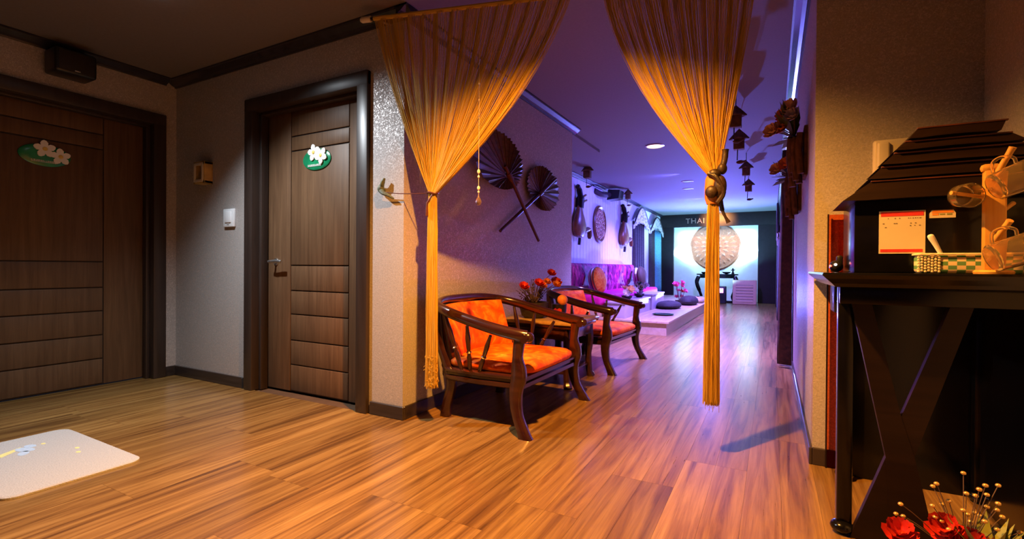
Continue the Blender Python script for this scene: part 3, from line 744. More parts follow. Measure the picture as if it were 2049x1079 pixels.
# ---- side table between them
t = thing('side_table', 'low dark side table with pale carved top between the armchairs', 'table', (-1.58, 3.62, 0))
X0, X1, Y0, Y1 = -1.87, -1.27, 3.30, 3.92
obj('tabletop', MB().cbox(X0, X1, Y0, Y1, 0.470, 0.500, 0.008, 2), M_TABTOP, t, world=True)
obj('top_rim', MB().cbox(X0 + 0.02, X1 - 0.02, Y0 + 0.02, Y1 - 0.02, 0.440, 0.470, 0.006, 2), M_ROSE, t, world=True)
obj('apron', MB().cbox(X0 + 0.04, X1 - 0.04, Y0 + 0.04, Y0 + 0.065, 0.36, 0.442, 0.004).cbox(X0 + 0.04, X1 - 0.04, Y1 - 0.065, Y1 - 0.04, 0.36, 0.442, 0.004)
    .cbox(X1 - 0.065, X1 - 0.04, Y0 + 0.04, Y1 - 0.04, 0.36, 0.442, 0.004).cbox(X0 + 0.04, X0 + 0.065, Y0 + 0.04, Y1 - 0.04, 0.36, 0.442, 0.004), M_ROSE, t, world=True)
for x in (X0 + 0.07, X1 - 0.07):
    for y in (Y0 + 0.07, Y1 - 0.07):
        sx = 1 if x > -1.6 else -1; sy = 1 if y > 3.6 else -1
        obj('leg', MB().tube(smoothpath([(x + 0.02 * sx, y + 0.02 * sy, 0.0), (x + 0.005 * sx, y + 0.005 * sy, 0.06), (x, y, 0.2), (x + 0.008 * sx, y + 0.008 * sy, 0.32), (x, y, 0.45)], 4), [0.034] * 3 + [0.028] * 6 + [0.033] * 8, 8), M_ROSE, t, world=True)
obj('lower_shelf', MB().cbox(X0 + 0.06, X1 - 0.06, Y0 + 0.06, Y1 - 0.06, 0.10, 0.118, 0.004), M_ROSE, t, world=True)
for i, (x, y, s_) in enumerate(((-1.50, 3.52, 1.0), (-1.42, 3.70, 0.9))):
    o = tag(obj('jar', MB().lathe([(0.03 * s_, 0), (0.06 * s_, 0.02), (0.075 * s_, 0.06), (0.066 * s_, 0.10), (0.035 * s_, 0.122), (0.034 * s_, 0.135), (0.042 * s_, 0.142), (0.028 * s_, 0.142), (0.024 * s_, 0.12)], 20), M_LACQ, loc=(x, y, 0.1185)),
            ['shiny black jar under the side table, the one nearer the camera', 'shiny black jar under the side table, the smaller farther one'][i], 'jar')

def petals(m, c, nrm, r, n, rot=0.0, cup=0.25, wide=0.5):
    z = Vector(nrm).normalized(); x = z.orthogonal().normalized(); y = z.cross(x); c = Vector(c)
    for k in range(n):
        a = rot + 2 * PI * k / n; d = x * math.cos(a) + y * math.sin(a); s_ = z.cross(d)
        prof = [(0.05, 0.08), (0.4, wide * 0.8), (0.75, wide), (1.0, wide * 0.45)]
        vs = []
        for (q, w) in prof:
            ctr = c + d * (r * q) + z * (r * cup * q * q * 2)
            vs += [tuple(ctr - s_ * (w * r * 0.7) + z * 0.05 * r), tuple(ctr - z * 0.03 * r), tuple(ctr + s_ * (w * r * 0.7) + z * 0.05 * r)]
        fs = [(i * 3 + j, i * 3 + j + 1, i * 3 + j + 4, i * 3 + j + 3) for i in range(3) for j in range(2)]
        m.add(vs, fs)
        m.add([tuple(Vector(v) - z * 0.035 * r) for v in vs], fs)
    return m
# flowers on the side table
t = thing('flower_arrangement', 'dark basket of red and orange flowers on the side table', 'flowers', (-1.64, 3.45, 0.5))
obj('basket', MB().lathe([(0.07, 0), (0.095, 0.02), (0.115, 0.09), (0.12, 0.125), (0.108, 0.125), (0.1, 0.09), (0.0001, 0.07)], 18, (-1.66, 3.46, 0.5005)), M_BASK, t, world=True)
rr = random.Random(9); tw = MB()
for k in range(46):
    a = rr.uniform(0, 2 * PI); q = rr.uniform(0.04, 0.11); h = rr.uniform(0.10, 0.24)
    p0 = Vector((-1.66, 3.46, 0.57)); p2 = p0 + Vector((math.cos(a) * q * 0.8, math.sin(a) * q * 2.4, h)); p1 = p0.lerp(p2, 0.6) + Vector((0, 0, 0.03))
    tw.tube([bez(p0, p1, p2, f / 5) for f in range(6)], 0.0022, 4)
    for q2 in range(3):
        tw.ball(p0.lerp(p2, rr.uniform(0.5, 1.0)) + Vector((rr.uniform(-1, 1), rr.uniform(-1, 1), rr.uniform(-1, 1))) * 0.02, 0.006, 5, 4)
o = obj('dried_twigs', tw, M_TWIG, t, world=True); o['kind'] = 'stuff'
for (p, r, mt) in (((-1.62, 3.20, 0.745), 0.042, M_REDP), ((-1.60, 3.42, 0.762), 0.045, M_REDP), ((-1.60, 3.50, 0.745), 0.034, M_ORP), ((-1.62, 3.62, 0.770), 0.036, M_ORP), ((-1.64, 3.75, 0.838), 0.042, M_REDP), ((-1.62, 3.80, 0.760), 0.052, M_REDP), ((-1.58, 3.72, 0.745), 0.038, M_ORP)):
    fm = MB()
    for lay in range(3): petals(fm, Vector(p) + Vector((0, 0, 0.004 * lay)), (0.5, -0.3, 0.8), r * (1 - 0.22 * lay), 6, lay * 0.5, 0.3 + 0.2 * lay, 0.6)
    bl = obj('bloom', fm, mt, t, world=True, ang=180)
    obj('stem', MB().tube([(-1.66, 3.46, 0.58), ((p[0] - 1.66) / 2, (p[1] + 3.46) / 2, p[2] - 0.05), p], 0.0025, 5), M_TWIG, bl, world=True)
t = thing('flower_arrangement', 'small dark pot with a round orange bloom on the side table', 'flowers', (-1.50, 3.60, 0.5))
obj('pot', MB().lathe([(0.045, 0), (0.058, 0.05), (0.06, 0.105), (0.052, 0.105), (0.0001, 0.095)], 16, (-1.50, 3.60, 0.5005)), M_BLACK, t, world=True)
obj('bloom', MB().ball((-1.46, 3.57, 0.642), (0.042, 0.042, 0.042), 16, 12), M_ORP, t, world=True)
obj('stem', MB().tube([(-1.50, 3.60, 0.59), (-1.48, 3.585, 0.61), (-1.46, 3.57, 0.625)], 0.004, 6), M_TWIG, t, world=True)
fm = MB(); petals(fm, (-1.45, 3.44, 0.53), (0.6, -0.5, 0.5), 0.05, 6, 0, 0.3, 0.6)
tag(obj('fallen_bloom', fm, M_REDP, loc=(-1.45, 3.44, 0.505), world=True, ang=180), 'red bloom lying on the pale side table top', 'flower')

# ================================================================== FANS ON THE WALL
def palm_fan(label, cy, cz, ry, rz_, hub, tip, seed, xw=-1.845):
    t = thing('palm_leaf_fan', label, 'fan', (-1.9, cy, cz)); rr = random.Random(seed)
    hub = Vector((xw, *hub)); tip = Vector((xw, *tip)); hd = (tip - hub).normalized()
    a0 = math.atan2(hd.z, hd.y)
    N = 40; gap = 0.26; vs = []; rings = (0.12, 0.4, 0.7, 0.9, 1.0)
    for i in range(2 * N + 1):
        a = a0 + gap / 2 + (2 * PI - gap) * i / (2 * N)
        # boundary point on the ellipse seen from the hub
        dy, dz = math.cos(a), math.sin(a); oy, oz = hub.y - cy, hub.z - cz
        A = (dy / ry) ** 2 + (dz / rz_) ** 2; B = 2 * (oy * dy / ry ** 2 + oz * dz / rz_ ** 2); Cc = (oy / ry) ** 2 + (oz / rz_) ** 2 - 1
        Rr = (-B + math.sqrt(max(B * B - 4 * A * Cc, 0))) / (2 * A)
        Rr *= 1.0 + (0.010 if i % 2 else -0.008) + rr.uniform(-0.012, 0.012)
        for q in rings:
            vs.append((hub.x + (0.010 if i % 2 else -0.006) * q + 0.012 * q * q, hub.y + dy * Rr * q, hub.z + dz * Rr * q))
    k = len(rings); fs = [(i * k + j, i * k + j + 1, (i + 1) * k + j + 1, (i + 1) * k + j) for i in range(2 * N) for j in range(k - 1)]
    obj('leaf', MB().add(vs, fs), M_PALM, t, world=True, smooth=False, solid=0.003)
    ribs = MB()
    for i in range(1, 2 * N, 4):
        p = [Vector(vs[i * k + j]) + Vector((0.004, 0, 0)) for j in range(k)]; ribs.tube(p, 0.0035, 5)
    obj('ribs', ribs, M_STICK, t, world=True)
    back = hub - hd * (0.10 if ry > 0.36 else 0.40)
    obj('handle', MB().tube([back + Vector((0.016, 0, 0)), hub + Vector((0.018, 0, 0)), tip + Vector((0.012, 0, 0))], [0.012, 0.016, 0.013], 10), M_STICK, t, world=True)
    obj('binding', MB().tube([hub - hd * 0.03 + Vector((0.016, 0, 0)), hub + hd * 0.04 + Vector((0.016, 0, 0))], 0.024, 12), M_STICK, t, world=True)
palm_fan('larger palm leaf fan on the wall, handle slanting down to the right', 3.21, 1.71, 0.37, 0.215, (3.36, 1.615), (3.915, 1.135), 1)
palm_fan('smaller palm leaf fan on the wall, handle slanting down to the left', 4.10, 1.625, 0.345, 0.20, (4.02, 1.575), (3.29, 1.18), 2, -1.882)

# ================================================================== LOBBY WALL BITS
t = thing('wall_switch', 'white switch plate on the papered wall left of the walnut door', 'light switch', (-3.565, 2.2, 1.25))
obj('plate', MB().cbox(-3.628, -3.500, 2.180, 2.2, 1.184, 1.318, 0.006), M_WHITE, t, world=True)
obj('rocker', MB().cbox(-3.600, -3.528, 2.173, 2.183, 1.215, 1.300, 0.004), M_WHITE, t, world=True)
obj('indicator', MB().box(-3.578, -3.553, 2.1785, 2.181, 1.198, 1.203), M_INK, t, world=True)
t = thing('wall_frame', 'small gold shadow-box frame above the light switch', 'frame', (-3.85, 2.2, 1.6))
fx0, fx1, fz0, fz1 = -3.938, -3.790, 1.520, 1.690
fr = MB()
for a in ((fx0, fx0 + 0.028, fz0, fz1), (fx1 - 0.028, fx1, fz0, fz1), (fx0, fx1, fz0, fz0 + 0.026), (fx0, fx1, fz1 - 0.026, fz1)):
    fr.cbox(a[0], a[1], 2.135, 2.2, a[2], a[3], 0.005)
obj('frame', fr, M_GOLDP, t, world=True)
obj('front_lip', MB().cbox(fx0 + 0.012, fx0 + 0.034, 2.128, 2.14, fz0 + 0.012, fz1 - 0.012, 0.003).cbox(fx1 - 0.034, fx1 - 0.012, 2.128, 2.14, fz0 + 0.012, fz1 - 0.012, 0.003)
    .cbox(fx0 + 0.012, fx1 - 0.012, 2.1285, 2.14, fz0 + 0.012, fz0 + 0.032, 0.003).cbox(fx0 + 0.012, fx1 - 0.012, 2.1285, 2.14, fz1 - 0.032, fz1 - 0.012, 0.003), M_IVORY, t, world=True)
obj('backing', MB().box(fx0 + 0.02, fx1 - 0.02, 2.188, 2.196, fz0 + 0.02, fz1 - 0.02), M_GOLDP, t, world=True)
t = thing('wall_speaker', 'black speaker mounted under the cornice over the far-left door', 'speaker', (-4.26, 1.49, 2.23))
obj('cabinet', MB().cbox(-4.285, -4.11, 1.375, 1.60, 2.165, 2.325, 0.018, 3), M_BLACK, t, world=True)
obj('grille', MB().cbox(-4.113, -4.104, 1.392, 1.583, 2.180, 2.310, 0.003), M_FASC, t, world=True)
obj('badge', MB().cbox(-4.106, -4.102, 1.475, 1.505, 2.184, 2.191, 0.001), M_CHROME, t, world=True)
obj('bracket', MB().tube([(-4.30, 1.49, 2.25), (-4.27, 1.49, 2.25)], 0.03, 12), M_BLACK, t, world=True)

# ---- bath mat
t = thing('bath_mat', 'pale rounded mat with faint blue and yellow print on the lobby floor', 'mat', (-3.2, 0.92, 0))
def rrect(x0, x1, y0, y1, r, n=8):
    out = []
    for cx, cy, a0 in ((x1 - r, y1 - r, 0), (x0 + r, y1 - r, PI / 2), (x0 + r, y0 + r, PI), (x1 - r, y0 + r, 1.5 * PI)):
        for k in range(n + 1):
            a = a0 + PI / 2 * k / n; out.append((cx + r * math.cos(a), cy + r * math.sin(a)))
    return out
# the mat lies slightly askew
Mm = Matrix.Translation((-2.53, 1.165, 0)) @ Matrix.Rotation(R(-1.0), 4, 'Z')
mm = MB(); lay = [(0.0, 0.0005), (0.0, 0.008), (0.006, 0.012)]; n = 36; vs = []
for ins, z in lay: vs += [(x, y, z) for x, y in rrect(-0.84 + ins, 0 - ins, -0.47 + ins, 0 - ins, 0.06)]
fs = [(i * n + j, i * n + (j + 1) % n, (i + 1) * n + (j + 1) % n, (i + 1) * n + j) for i in range(2) for j in range(n)] + [tuple(range(n)), tuple(2 * n + j for j in range(n))]
obj('pile', mm.add(vs, fs, Mm), M_MAT, t, world=True, smooth=False)
pr = MB()
for (x, y, rx, ry, a) in ((-0.60, -0.235, 0.05, 0.026, 0.3), (-0.545, -0.255, 0.035, 0.02, -0.4), (-0.64, -0.205, 0.03, 0.02, 0.2)):
    pr.prism([(x + rx * math.cos(q) * math.cos(a) - ry * math.sin(q) * math.sin(a), y + rx * math.cos(q) * math.sin(a) + ry * math.sin(q) * math.cos(a)) for q in [2 * PI * k / 14 for k in range(14)]], 0.0115, 0.0128, 'z', Mm)
obj('blue_print', pr, M_MATB, t, world=True, smooth=False)
obj('yellow_print', MB().prism([(-0.66, -0.235), (-0.63, -0.235), (-0.56, -0.325), (-0.60, -0.335)], 0.0115, 0.0126, 'z', Mm), M_MATY, t, world=True, smooth=False)
for (x, y) in ((-0.42, -0.10), (-0.35, -0.12), (-0.63, -0.16)):
    obj('yellow_print', MB().prism([(x + 0.014 * math.cos(q), y + 0.009 * math.sin(q)) for q in [2 * PI * k / 8 for k in range(8)]], 0.0115, 0.0126, 'z', Mm), M_MATY, t, world=True, smooth=False)

# ================================================================== CONSOLE NOOK (right)
t = thing('console_table', 'black lacquer console with crossed front legs at the right wall end', 'console table', (0.45, 2.2, 0))
ed = [(1.875, 0.888), (1.872, 0.880), (1.884, 0.868), (1.902, 0.852), (1.915, 0.842), (2.59, 0.842), (2.605, 0.888)]
top = MB(); rings = []
for (ins, z) in ((0.0, 0.8885), (-0.004, 0.881), (0.008, 0.869), (0.026, 0.853), (0.036, 0.842)):
    rings.append([(0.148 + ins, 1.878 + ins, z), (0.744, 1.878 + ins, z), (0.744, 2.60, z), (0.148 + ins, 2.60, z)])
vs = [v for r_ in rings for v in r_]
fs = [(i * 4 + j, i * 4 + (j + 1) % 4, (i + 1) * 4 + (j + 1) % 4, (i + 1) * 4 + j) for i in range(4) for j in range(4)] + [(0, 1, 2, 3), (16, 17, 18, 19)]
obj('tabletop', top.add(vs, fs), M_LACQ, t, world=True, smooth=False)
obj('apron', MB().cbox(0.20, 0.735, 1.945, 1.965, 0.785, 0.843, 0.003), M_LACQ, t, world=True)
for (x, y) in ((0.20, 1.985), (0.695, 1.985), (0.262, 2.50), (0.695, 2.50)):
    p_ = obj('leg', MB().cbox(x, x + 0.045, y, y + 0.045, 0.03, 0.843, 0.006), M_LACQ, t, world=True)
    obj('foot', MB().ball((x + 0.018, y + 0.01, 0.022), (0.036, 0.036, 0.022), 14, 8), M_LACQ, p_, world=True)
for pts, yy in (([(0.225, 0.843), (0.278, 0.843), (0.372, 0.417), (0.405, 0.30), (0.468, 0.0), (0.35, 0.0), (0.331, 0.289)], 1.9660),
                ([(0.507, 0.843), (0.560, 0.843), (0.405, 0.302), (0.36, 0.0), (0.236, 0.0), (0.3315, 0.289), (0.367, 0.417)], 1.9675)):
    obj('cross_leg', MB().prism(pts, yy, yy + 0.026, 'y'), M_DKWOOD, t, world=True, smooth=False)
obj('back_panel', MB().box(0.285, 0.735, 2.548, 2.56, 0.002, 0.842), M_LACQ, t, world=True)
obj('side_panel', MB().box(0.712, 0.735, 2.03, 2.548, 0.002, 0.842), M_LACQ, t, world=True)
obj('drawer', MB().cbox(0.215, 0.30, 2.27, 2.42, 0.73, 0.841, 0.004), M_BLACK, t, world=True)

t = thing('red_panel', 'red see-through sheet with dark edge standing behind the console', 'panel', (0.4, 2.6, 0))
def redglass():
    m, nt, b = new_mat('red_acrylic'); base(b, (0.95, 0.22, 0.07), 0.06); b.inputs['Transmission Weight'].default_value = 1.0; b.inputs['IOR'].default_value = 1.08
    return m
obj('sheet', MB().box(0.224, 0.70, 2.6075, 2.6115, 0.004, 1.145), redglass(), t, world=True, smooth=False)
obj('edge_strip', MB().cbox(0.2185, 0.2245, 2.604, 2.615, 0.0, 1.148, 0.001, 1), M_DKWOOD, t, world=True)

t = thing('roofed_cabinet', 'black box with a brown stepped roof-shaped lid on the console', 'cabinet', (0.5, 2.2, 0.8885))
obj('body', MB().cbox(0.252, 0.742, 2.06, 2.36, 0.8888, 1.137, 0.004), M_LACQ, t, world=True)
def lx(z): return 0.217 + (z - 1.130) * 1.10 if z < 1.205 else 0.294 + (z - 1.208) * 0.79
tiers = [(1.134, 1.204, 2.035, 0.012), (1.206, 1.252, 2.048, 0.006), (1.254, 1.297, 2.052, 0.006), (1.299, 1.334, 2.056, 0.006), (1.336, 1.376, 2.060, -0.012)]
for i, (z0, z1, yf, ov) in enumerate(tiers):
    xa, xb = lx(z0) - ov * 0.5, lx(z1) + 0.002
    ra, rb = min(0.744, 1.05 - xa), min(0.744, 1.05 - xb)
    if i == 4: ra, rb = 0.628, 0.646
    m = MB(); th = 0.016
    # sloping board: lower edge proud, slightly bowed
    n = 9; F = []
    for k in range(n):
        u = k / (n - 1); bow = 0.006 * (1 - (2 * u - 1) ** 2)
        F += [(xa + (ra - xa) * u, yf, z0 + bow + (0.004 if k in (0, n - 1) else 0)), (xb + (rb - xb) * u, yf + 0.022, z1 + 0.4 * bow)]
    B2 = [(x, 2.38, z) for (x, y, z) in F]
    vs = F + B2; q = 2 * n; fs = []
    for k in range(n - 1):
        a = 2 * k; fs += [(a, a + 2, a + 3, a + 1), (a + q, a + 1 + q, a + 3 + q, a + 2 + q), (a, a + q, a + 2 + q, a + 2), (a + 1, a + 3, a + 3 + q, a + 1 + q)]
    fs += [(0, 1, 1 + q, q), (q - 2, 2 * q - 2, 2 * q - 1, q - 1)]
    m.add(vs, fs)
    obj('roof_tier', m, M_STICK if False else M_DKWOOD, t, world=True, smooth=False)
    if i: obj('tier_lip', MB().cbox(xb - 0.004, rb + 0.004, yf + 0.016, yf + 0.026, z1 - 0.004, z1 + 0.001, 0.001, 1), M_STICK, t, world=True)
    else: obj('tier_lip', MB().cbox(xb - 0.004, rb, yf + 0.016, yf + 0.026, z1 - 0.004, z1 + 0.001, 0.001, 1), M_STICK, t, world=True)

t = thing('paper_notice', 'cream paper notice with red bands stuck on the black box', 'notice', (0.383, 2.06, 1.025))
obj('sheet', MB().box(0.321, 0.445, 2.0582, 2.0596, 0.954, 1.098), M_PAPER, t, world=True, smooth=False)
obj('top_band', MB().box(0.326, 0.440, 2.0577, 2.0583, 1.080, 1.095), M_REDB, t, world=True, smooth=False)
obj('bottom_band', MB().box(0.325, 0.438, 2.0577, 2.0583, 0.959, 0.969), M_REDB, t, world=True, smooth=False)
ink = MB(); rr = random.Random(2)
for row, (z, x0, x1, dens) in enumerate(((1.073, 0.333, 0.43, 0.55), (1.056, 0.331, 0.372, 0.7), (1.056, 0.405, 0.425, 0.8), (1.048, 0.398, 0.432, 0.5), (1.043, 0.331, 0.345, 0.5))):
    x = x0
    while x < x1:
        if rr.random() < dens: ink.box(x, x + rr.uniform(0.002, 0.005), 2.0578, 2.0583, z - rr.uniform(0.001, 0.002), z + 0.0012)
        x += 0.006
o = obj('print_marks', ink, M_INK, t, world=True, smooth=False); o['kind'] = 'stuff'
t = thing('sticker', 'small cream sticker with an orange band on the black box', 'sticker', (0.488, 2.06, 1.083))
obj('base_sheet', MB().prism([(0.455, 1.070), (0.521, 1.070), (0.521, 1.085), (0.515, 1.096), (0.461, 1.096), (0.455, 1.085)], 2.0583, 2.0596, 'y'), M_PAPER, t, world=True, smooth=False)
obj('orange_band', MB().prism([(0.461, 1.0865), (0.516, 1.0865), (0.513, 1.095), (0.464, 1.095)], 2.0577, 2.0584, 'y'), M_ORB, t, world=True, smooth=False)
obj('orange_mark', MB().box(0.462, 0.478, 2.0578, 2.0584, 1.079, 1.0845), M_ORB, t, world=True, smooth=False)
obj('olive_mark', MB().box(0.481, 0.494, 2.0578, 2.0584, 1.080, 1.0835), M_OLIVE, t, world=True, smooth=False)
obj('olive_mark', MB().box(0.499, 0.512, 2.0578, 2.0584, 1.0795, 1.084), M_OLIVE, t, world=True, smooth=False)

# woven basket
t = thing('woven_basket', 'low cream straw basket with green checks on the console', 'basket', (0.55, 2.01, 0.8885))
obj('weave', MB().cbox(0.412, 0.738, 1.985, 2.052, 0.8890, 0.948, 0.012, 3), M_CHECK, t, world=True)
m = MB()
for r_ in range(6):
    for c_ in range(7):
        m.cbox(0.409 + c_ * 0.0085, 0.416 + c_ * 0.0085, 1.9815, 1.986, 0.891 + r_ * 0.009 + (c_ % 2) * 0.003, 0.898 + r_ * 0.009 + (c_ % 2) * 0.003, 0.0015, 1)
o = obj('plain_straw', m, M_STRAW, t, world=True); o['kind'] = 'stuff'
obj('rim', MB().tube(rrect3 := [(x, y, 0.949) for x, y in rrect(0.41, 0.74, 1.983, 2.054, 0.012, 4)], 0.004, 6, closed=True), M_STRAW, t, world=True)
o = obj('spoon', MB().tube(smoothpath([(0.4435, 2.0, 1.013), (0.447, 2.0, 1.004), (0.458, 2.002, 0.982), (0.475, 2.006, 0.945), (0.482, 2.01, 0.925)], 4), [0.003, 0.006, .008, .0088, .009, .009, .0085, .008, .0075, .007, .0065, .006, .0055, .005, .005, .005, .005], 10, flat=0.5), M_PETAL, loc=(0.47, 2.005, 0.93), world=True)
tag(o, 'white spoon handle leaning out of the checked basket', 'spoon')

# mug tree
t = thing('mug_tree', 'pale wooden mug tree with slanting pegs on the console', 'mug tree', (0.575, 1.945, 0.8885))
obj('base', MB().lathe([(0.044, 0), (0.046, 0.006), (0.04, 0.012), (0.0001, 0.013)], 24, (0.577, 1.938, 0.8887)), M_PINE, t, world=True)
obj('post', MB().cbox(0.552, 0.602, 1.925, 1.952, 0.900, 1.195, 0.005).cbox(0.545, 0.592, 1.926, 1.951, 1.19, 1.215, 0.01), M_PINE, t, world=True)
for a, b_, r_ in (((0.574, 1.93, 1.17), (0.602, 1.895, 1.252), 0.008), ((0.555, 1.932, 1.116), (0.466, 1.885, 1.129), 0.0055), ((0.58, 1.935, 1.06), (0.63, 1.975, 1.10), 0.006), ((0.575, 1.93, 0.985), (0.595, 1.885, 1.042), 0.008)):
    obj('peg', MB().tube([a, Vector(a).lerp(Vector(b_), 0.85), b_], [r_, r_, r_ * 1.1], 10), M_PINE, t, world=True)
def mug(label, c, axis, hd, r=0.042, L=0.095):
    t = thing('glass_mug', label, 'mug', c, group='glass mugs on the mug tree')
    z = Vector(axis).normalized(); x = (Vector(hd) - z * Vector(hd).dot(z)).normalized(); y = z.cross(x)
    Mx = Matrix(((x.x, y.x, z.x, 0), (x.y, y.y, z.y, 0), (x.z, y.z, z.z, 0), (0, 0, 0, 1)))
    prof = [(0.0001, -L / 2), (r * 0.78, -L / 2), (r * 0.92, -L / 2 + 0.006), (r * 0.97, 0), (r, L / 2), (r - 0.0025, L / 2), (r * 0.97 - 0.003, 0), (r * 0.86, -L / 2 + 0.010), (0.0001, -L / 2 + 0.009)]
    obj('cup', MB().lathe(prof, 28, M=Mx), M_GLASS, t)
    hp = smoothpath([(r * 0.95, 0, L * 0.30), (r + 0.016, 0, L * 0.33), (r + 0.030, 0, L * 0.1), (r + 0.024, 0, -L * 0.15), (r * 0.95, 0, -L * 0.28)], 6)
    obj('handle', MB().tube(hp, 0.0045, 10, M=Mx), M_GLASS, t)
mug('glass mug hanging highest on the mug tree, lying along the top peg', (0.597, 1.875, 1.155), (0.86, 0.1, 0.42), (-0.42, 0.1, 0.86))
mug('glass mug on the thin left peg of the mug tree, seen end on', (0.505, 1.915, 1.122), (0.15, -0.95, -0.1), (0.9, 0.1, 0.3), 0.036, 0.06)
mug('glass mug lowest on the mug tree, resting towards the checked basket', (0.592, 1.862, 0.950), (0.90, 0.1, 0.36), (-0.36, 0.1, 0.90), 0.043, 0.10)

o = thing('phone_charger', 'little black device with red and white lights at the console edge', 'device', (0.225, 2.32, 0.8885))
obj('housing', MB().ball((0.226, 2.33, 0.912), (0.024, 0.036, 0.0235), 14, 10).cbox(0.226, 0.248, 2.32, 2.345, 0.91, 0.955, 0.008), M_BLACK, o, world=True)
obj('red_light', MB().ball((0.2045, 2.308, 0.913), 0.004, 8, 6), M_LEDR, o, world=True)
obj('white_light', MB().ball((0.221, 2.297, 0.918), 0.0055, 8, 6), M_LEDW, o, world=True)
t = thing('intercom', 'beige wall intercom above the roofed cabinet', 'intercom', (0.46, 2.632, 1.37))
obj('case', MB().cbox(0.383, 0.535, 2.605, 2.632, 1.27, 1.462, 0.014, 3), M_IVORY, t, world=True)
obj('handset', MB().cbox(0.395, 0.44, 2.588, 2.608, 1.285, 1.448, 0.012, 3), M_IVORY, t, world=True)

# flowers at the foot of the console
t = thing('flower_arrangement', 'red flowers and gold-berried twigs in a pot before the crossed legs', 'flowers', (0.44, 1.72, 0))
obj('pot', MB().lathe([(0.05, 0), (0.066, 0.02), (0.072, 0.10), (0.076, 0.125), (0.066, 0.125), (0.06, 0.10), (0.0001, 0.09)], 20, (0.455, 1.72, 0.0005)), M_LACQ, t, world=True)
for (p, r, n_, nr, mt) in (((0.322, 1.71, 0.150), 0.042, 6, (-0.1, -0.5, 0.9), M_REDP), ((0.422, 1.72, 0.185), 0.042, 6, (-0.3, -0.6, 0.7), M_REDP), ((0.462, 1.70, 0.165), 0.044, 6, (0, -0.7, 0.7), M_REDP), ((0.50, 1.70, 0.150), 0.042, 6, (0.3, -0.6, 0.8), M_ORP), ((0.475, 1.68, 0.125), 0.042, 6, (0.1, -0.8, 0.5), M_REDP)):
    fm = MB()
    for lay in range(3): petals(fm, Vector(p) + Vector((0, 0, 0.005 * lay)), nr, r * (1 - 0.22 * lay), n_, lay * 0.5, 0.35 + 0.2 * lay, 0.62)
    bl = obj('bloom', fm, mt, t, world=True, ang=180)
    obj('stem', MB().tube([(0.455, 1.72, 0.09), ((p[0] + 0.455) / 2, (p[1] + 1.72) / 2, p[2] * 0.5 + 0.06), p], 0.003, 5), M_LEAF, bl, world=True)
lf = MB()
for k in range(16):
    rr = random.Random(k); a = rr.uniform(0, 2 * PI); p0 = Vector((0.50, 1.70, 0.13)); d = Vector((math.cos(a) * 0.08, math.sin(a) * 0.05, rr.uniform(0.06, 0.13)))
    s_ = d.cross(Vector((0, 0, 1))).normalized() * 0.012; pm = p0 + d * 0.55
    lf.add([tuple(p0), tuple(pm + s_), tuple(p0 + d), tuple(pm - s_)], [(0, 1, 2, 3)])
o = obj('leaves', lf, M_OLIVE, t, world=True, smooth=False, solid=0.001); o['kind'] = 'stuff'
BER = [(0.471, 1.773, 0.338), (0.402, 1.721, 0.314), (0.407, 1.777, 0.286), (0.475, 1.67, 0.335), (0.467, 1.733, 0.297), (0.478, 1.705, 0.305), (0.515, 1.756, 0.295), (0.49, 1.681, 0.344), (0.54, 1.765, 0.322), (0.429, 1.725, 0.271), (0.426, 1.768, 0.243), (0.393, 1.717, 0.253), (0.524, 1.712, 0.292), (0.515, 1.755, 0.263), (0.542, 1.778, 0.251), (0.453, 1.704, 0.261), (0.496, 1.776, 0.233), (0.505, 1.771, 0.229), (0.317, 1.681, 0.255), (0.333, 1.733, 0.202), (0.319, 1.745, 0.2), (0.481, 1.773, 0.226), (0.541, 1.74, 0.249), (0.488, 1.676, 0.253), (0.473, 1.72, 0.228), (0.413, 1.719, 0.215), (0.4, 1.72, 0.222), (0.467, 1.775, 0.184), (0.424, 1.702, 0.203), (0.515, 1.687, 0.234), (0.57, 1.723, 0.223), (0.572, 1.737, 0.203), (0.431, 1.773, 0.204), (0.443, 1.73, 0.219)]
bm_ = None
for i, p in enumerate(BER):
    p = Vector(p); q0 = Vector((0.46, 1.72, 0.11)); q1 = q0.lerp(p, 0.55) + Vector((0, 0, 0.02))
    tw_ = obj('twig', MB().tube([bez(q0, q1, p, f / 5) for f in range(6)], 0.0011, 4), M_TWIG, t, world=True)
    obj('berry', MB().ball(p, (0.0068, 0.0068, 0.005), 8, 6), M_BERRY, tw_, world=True)

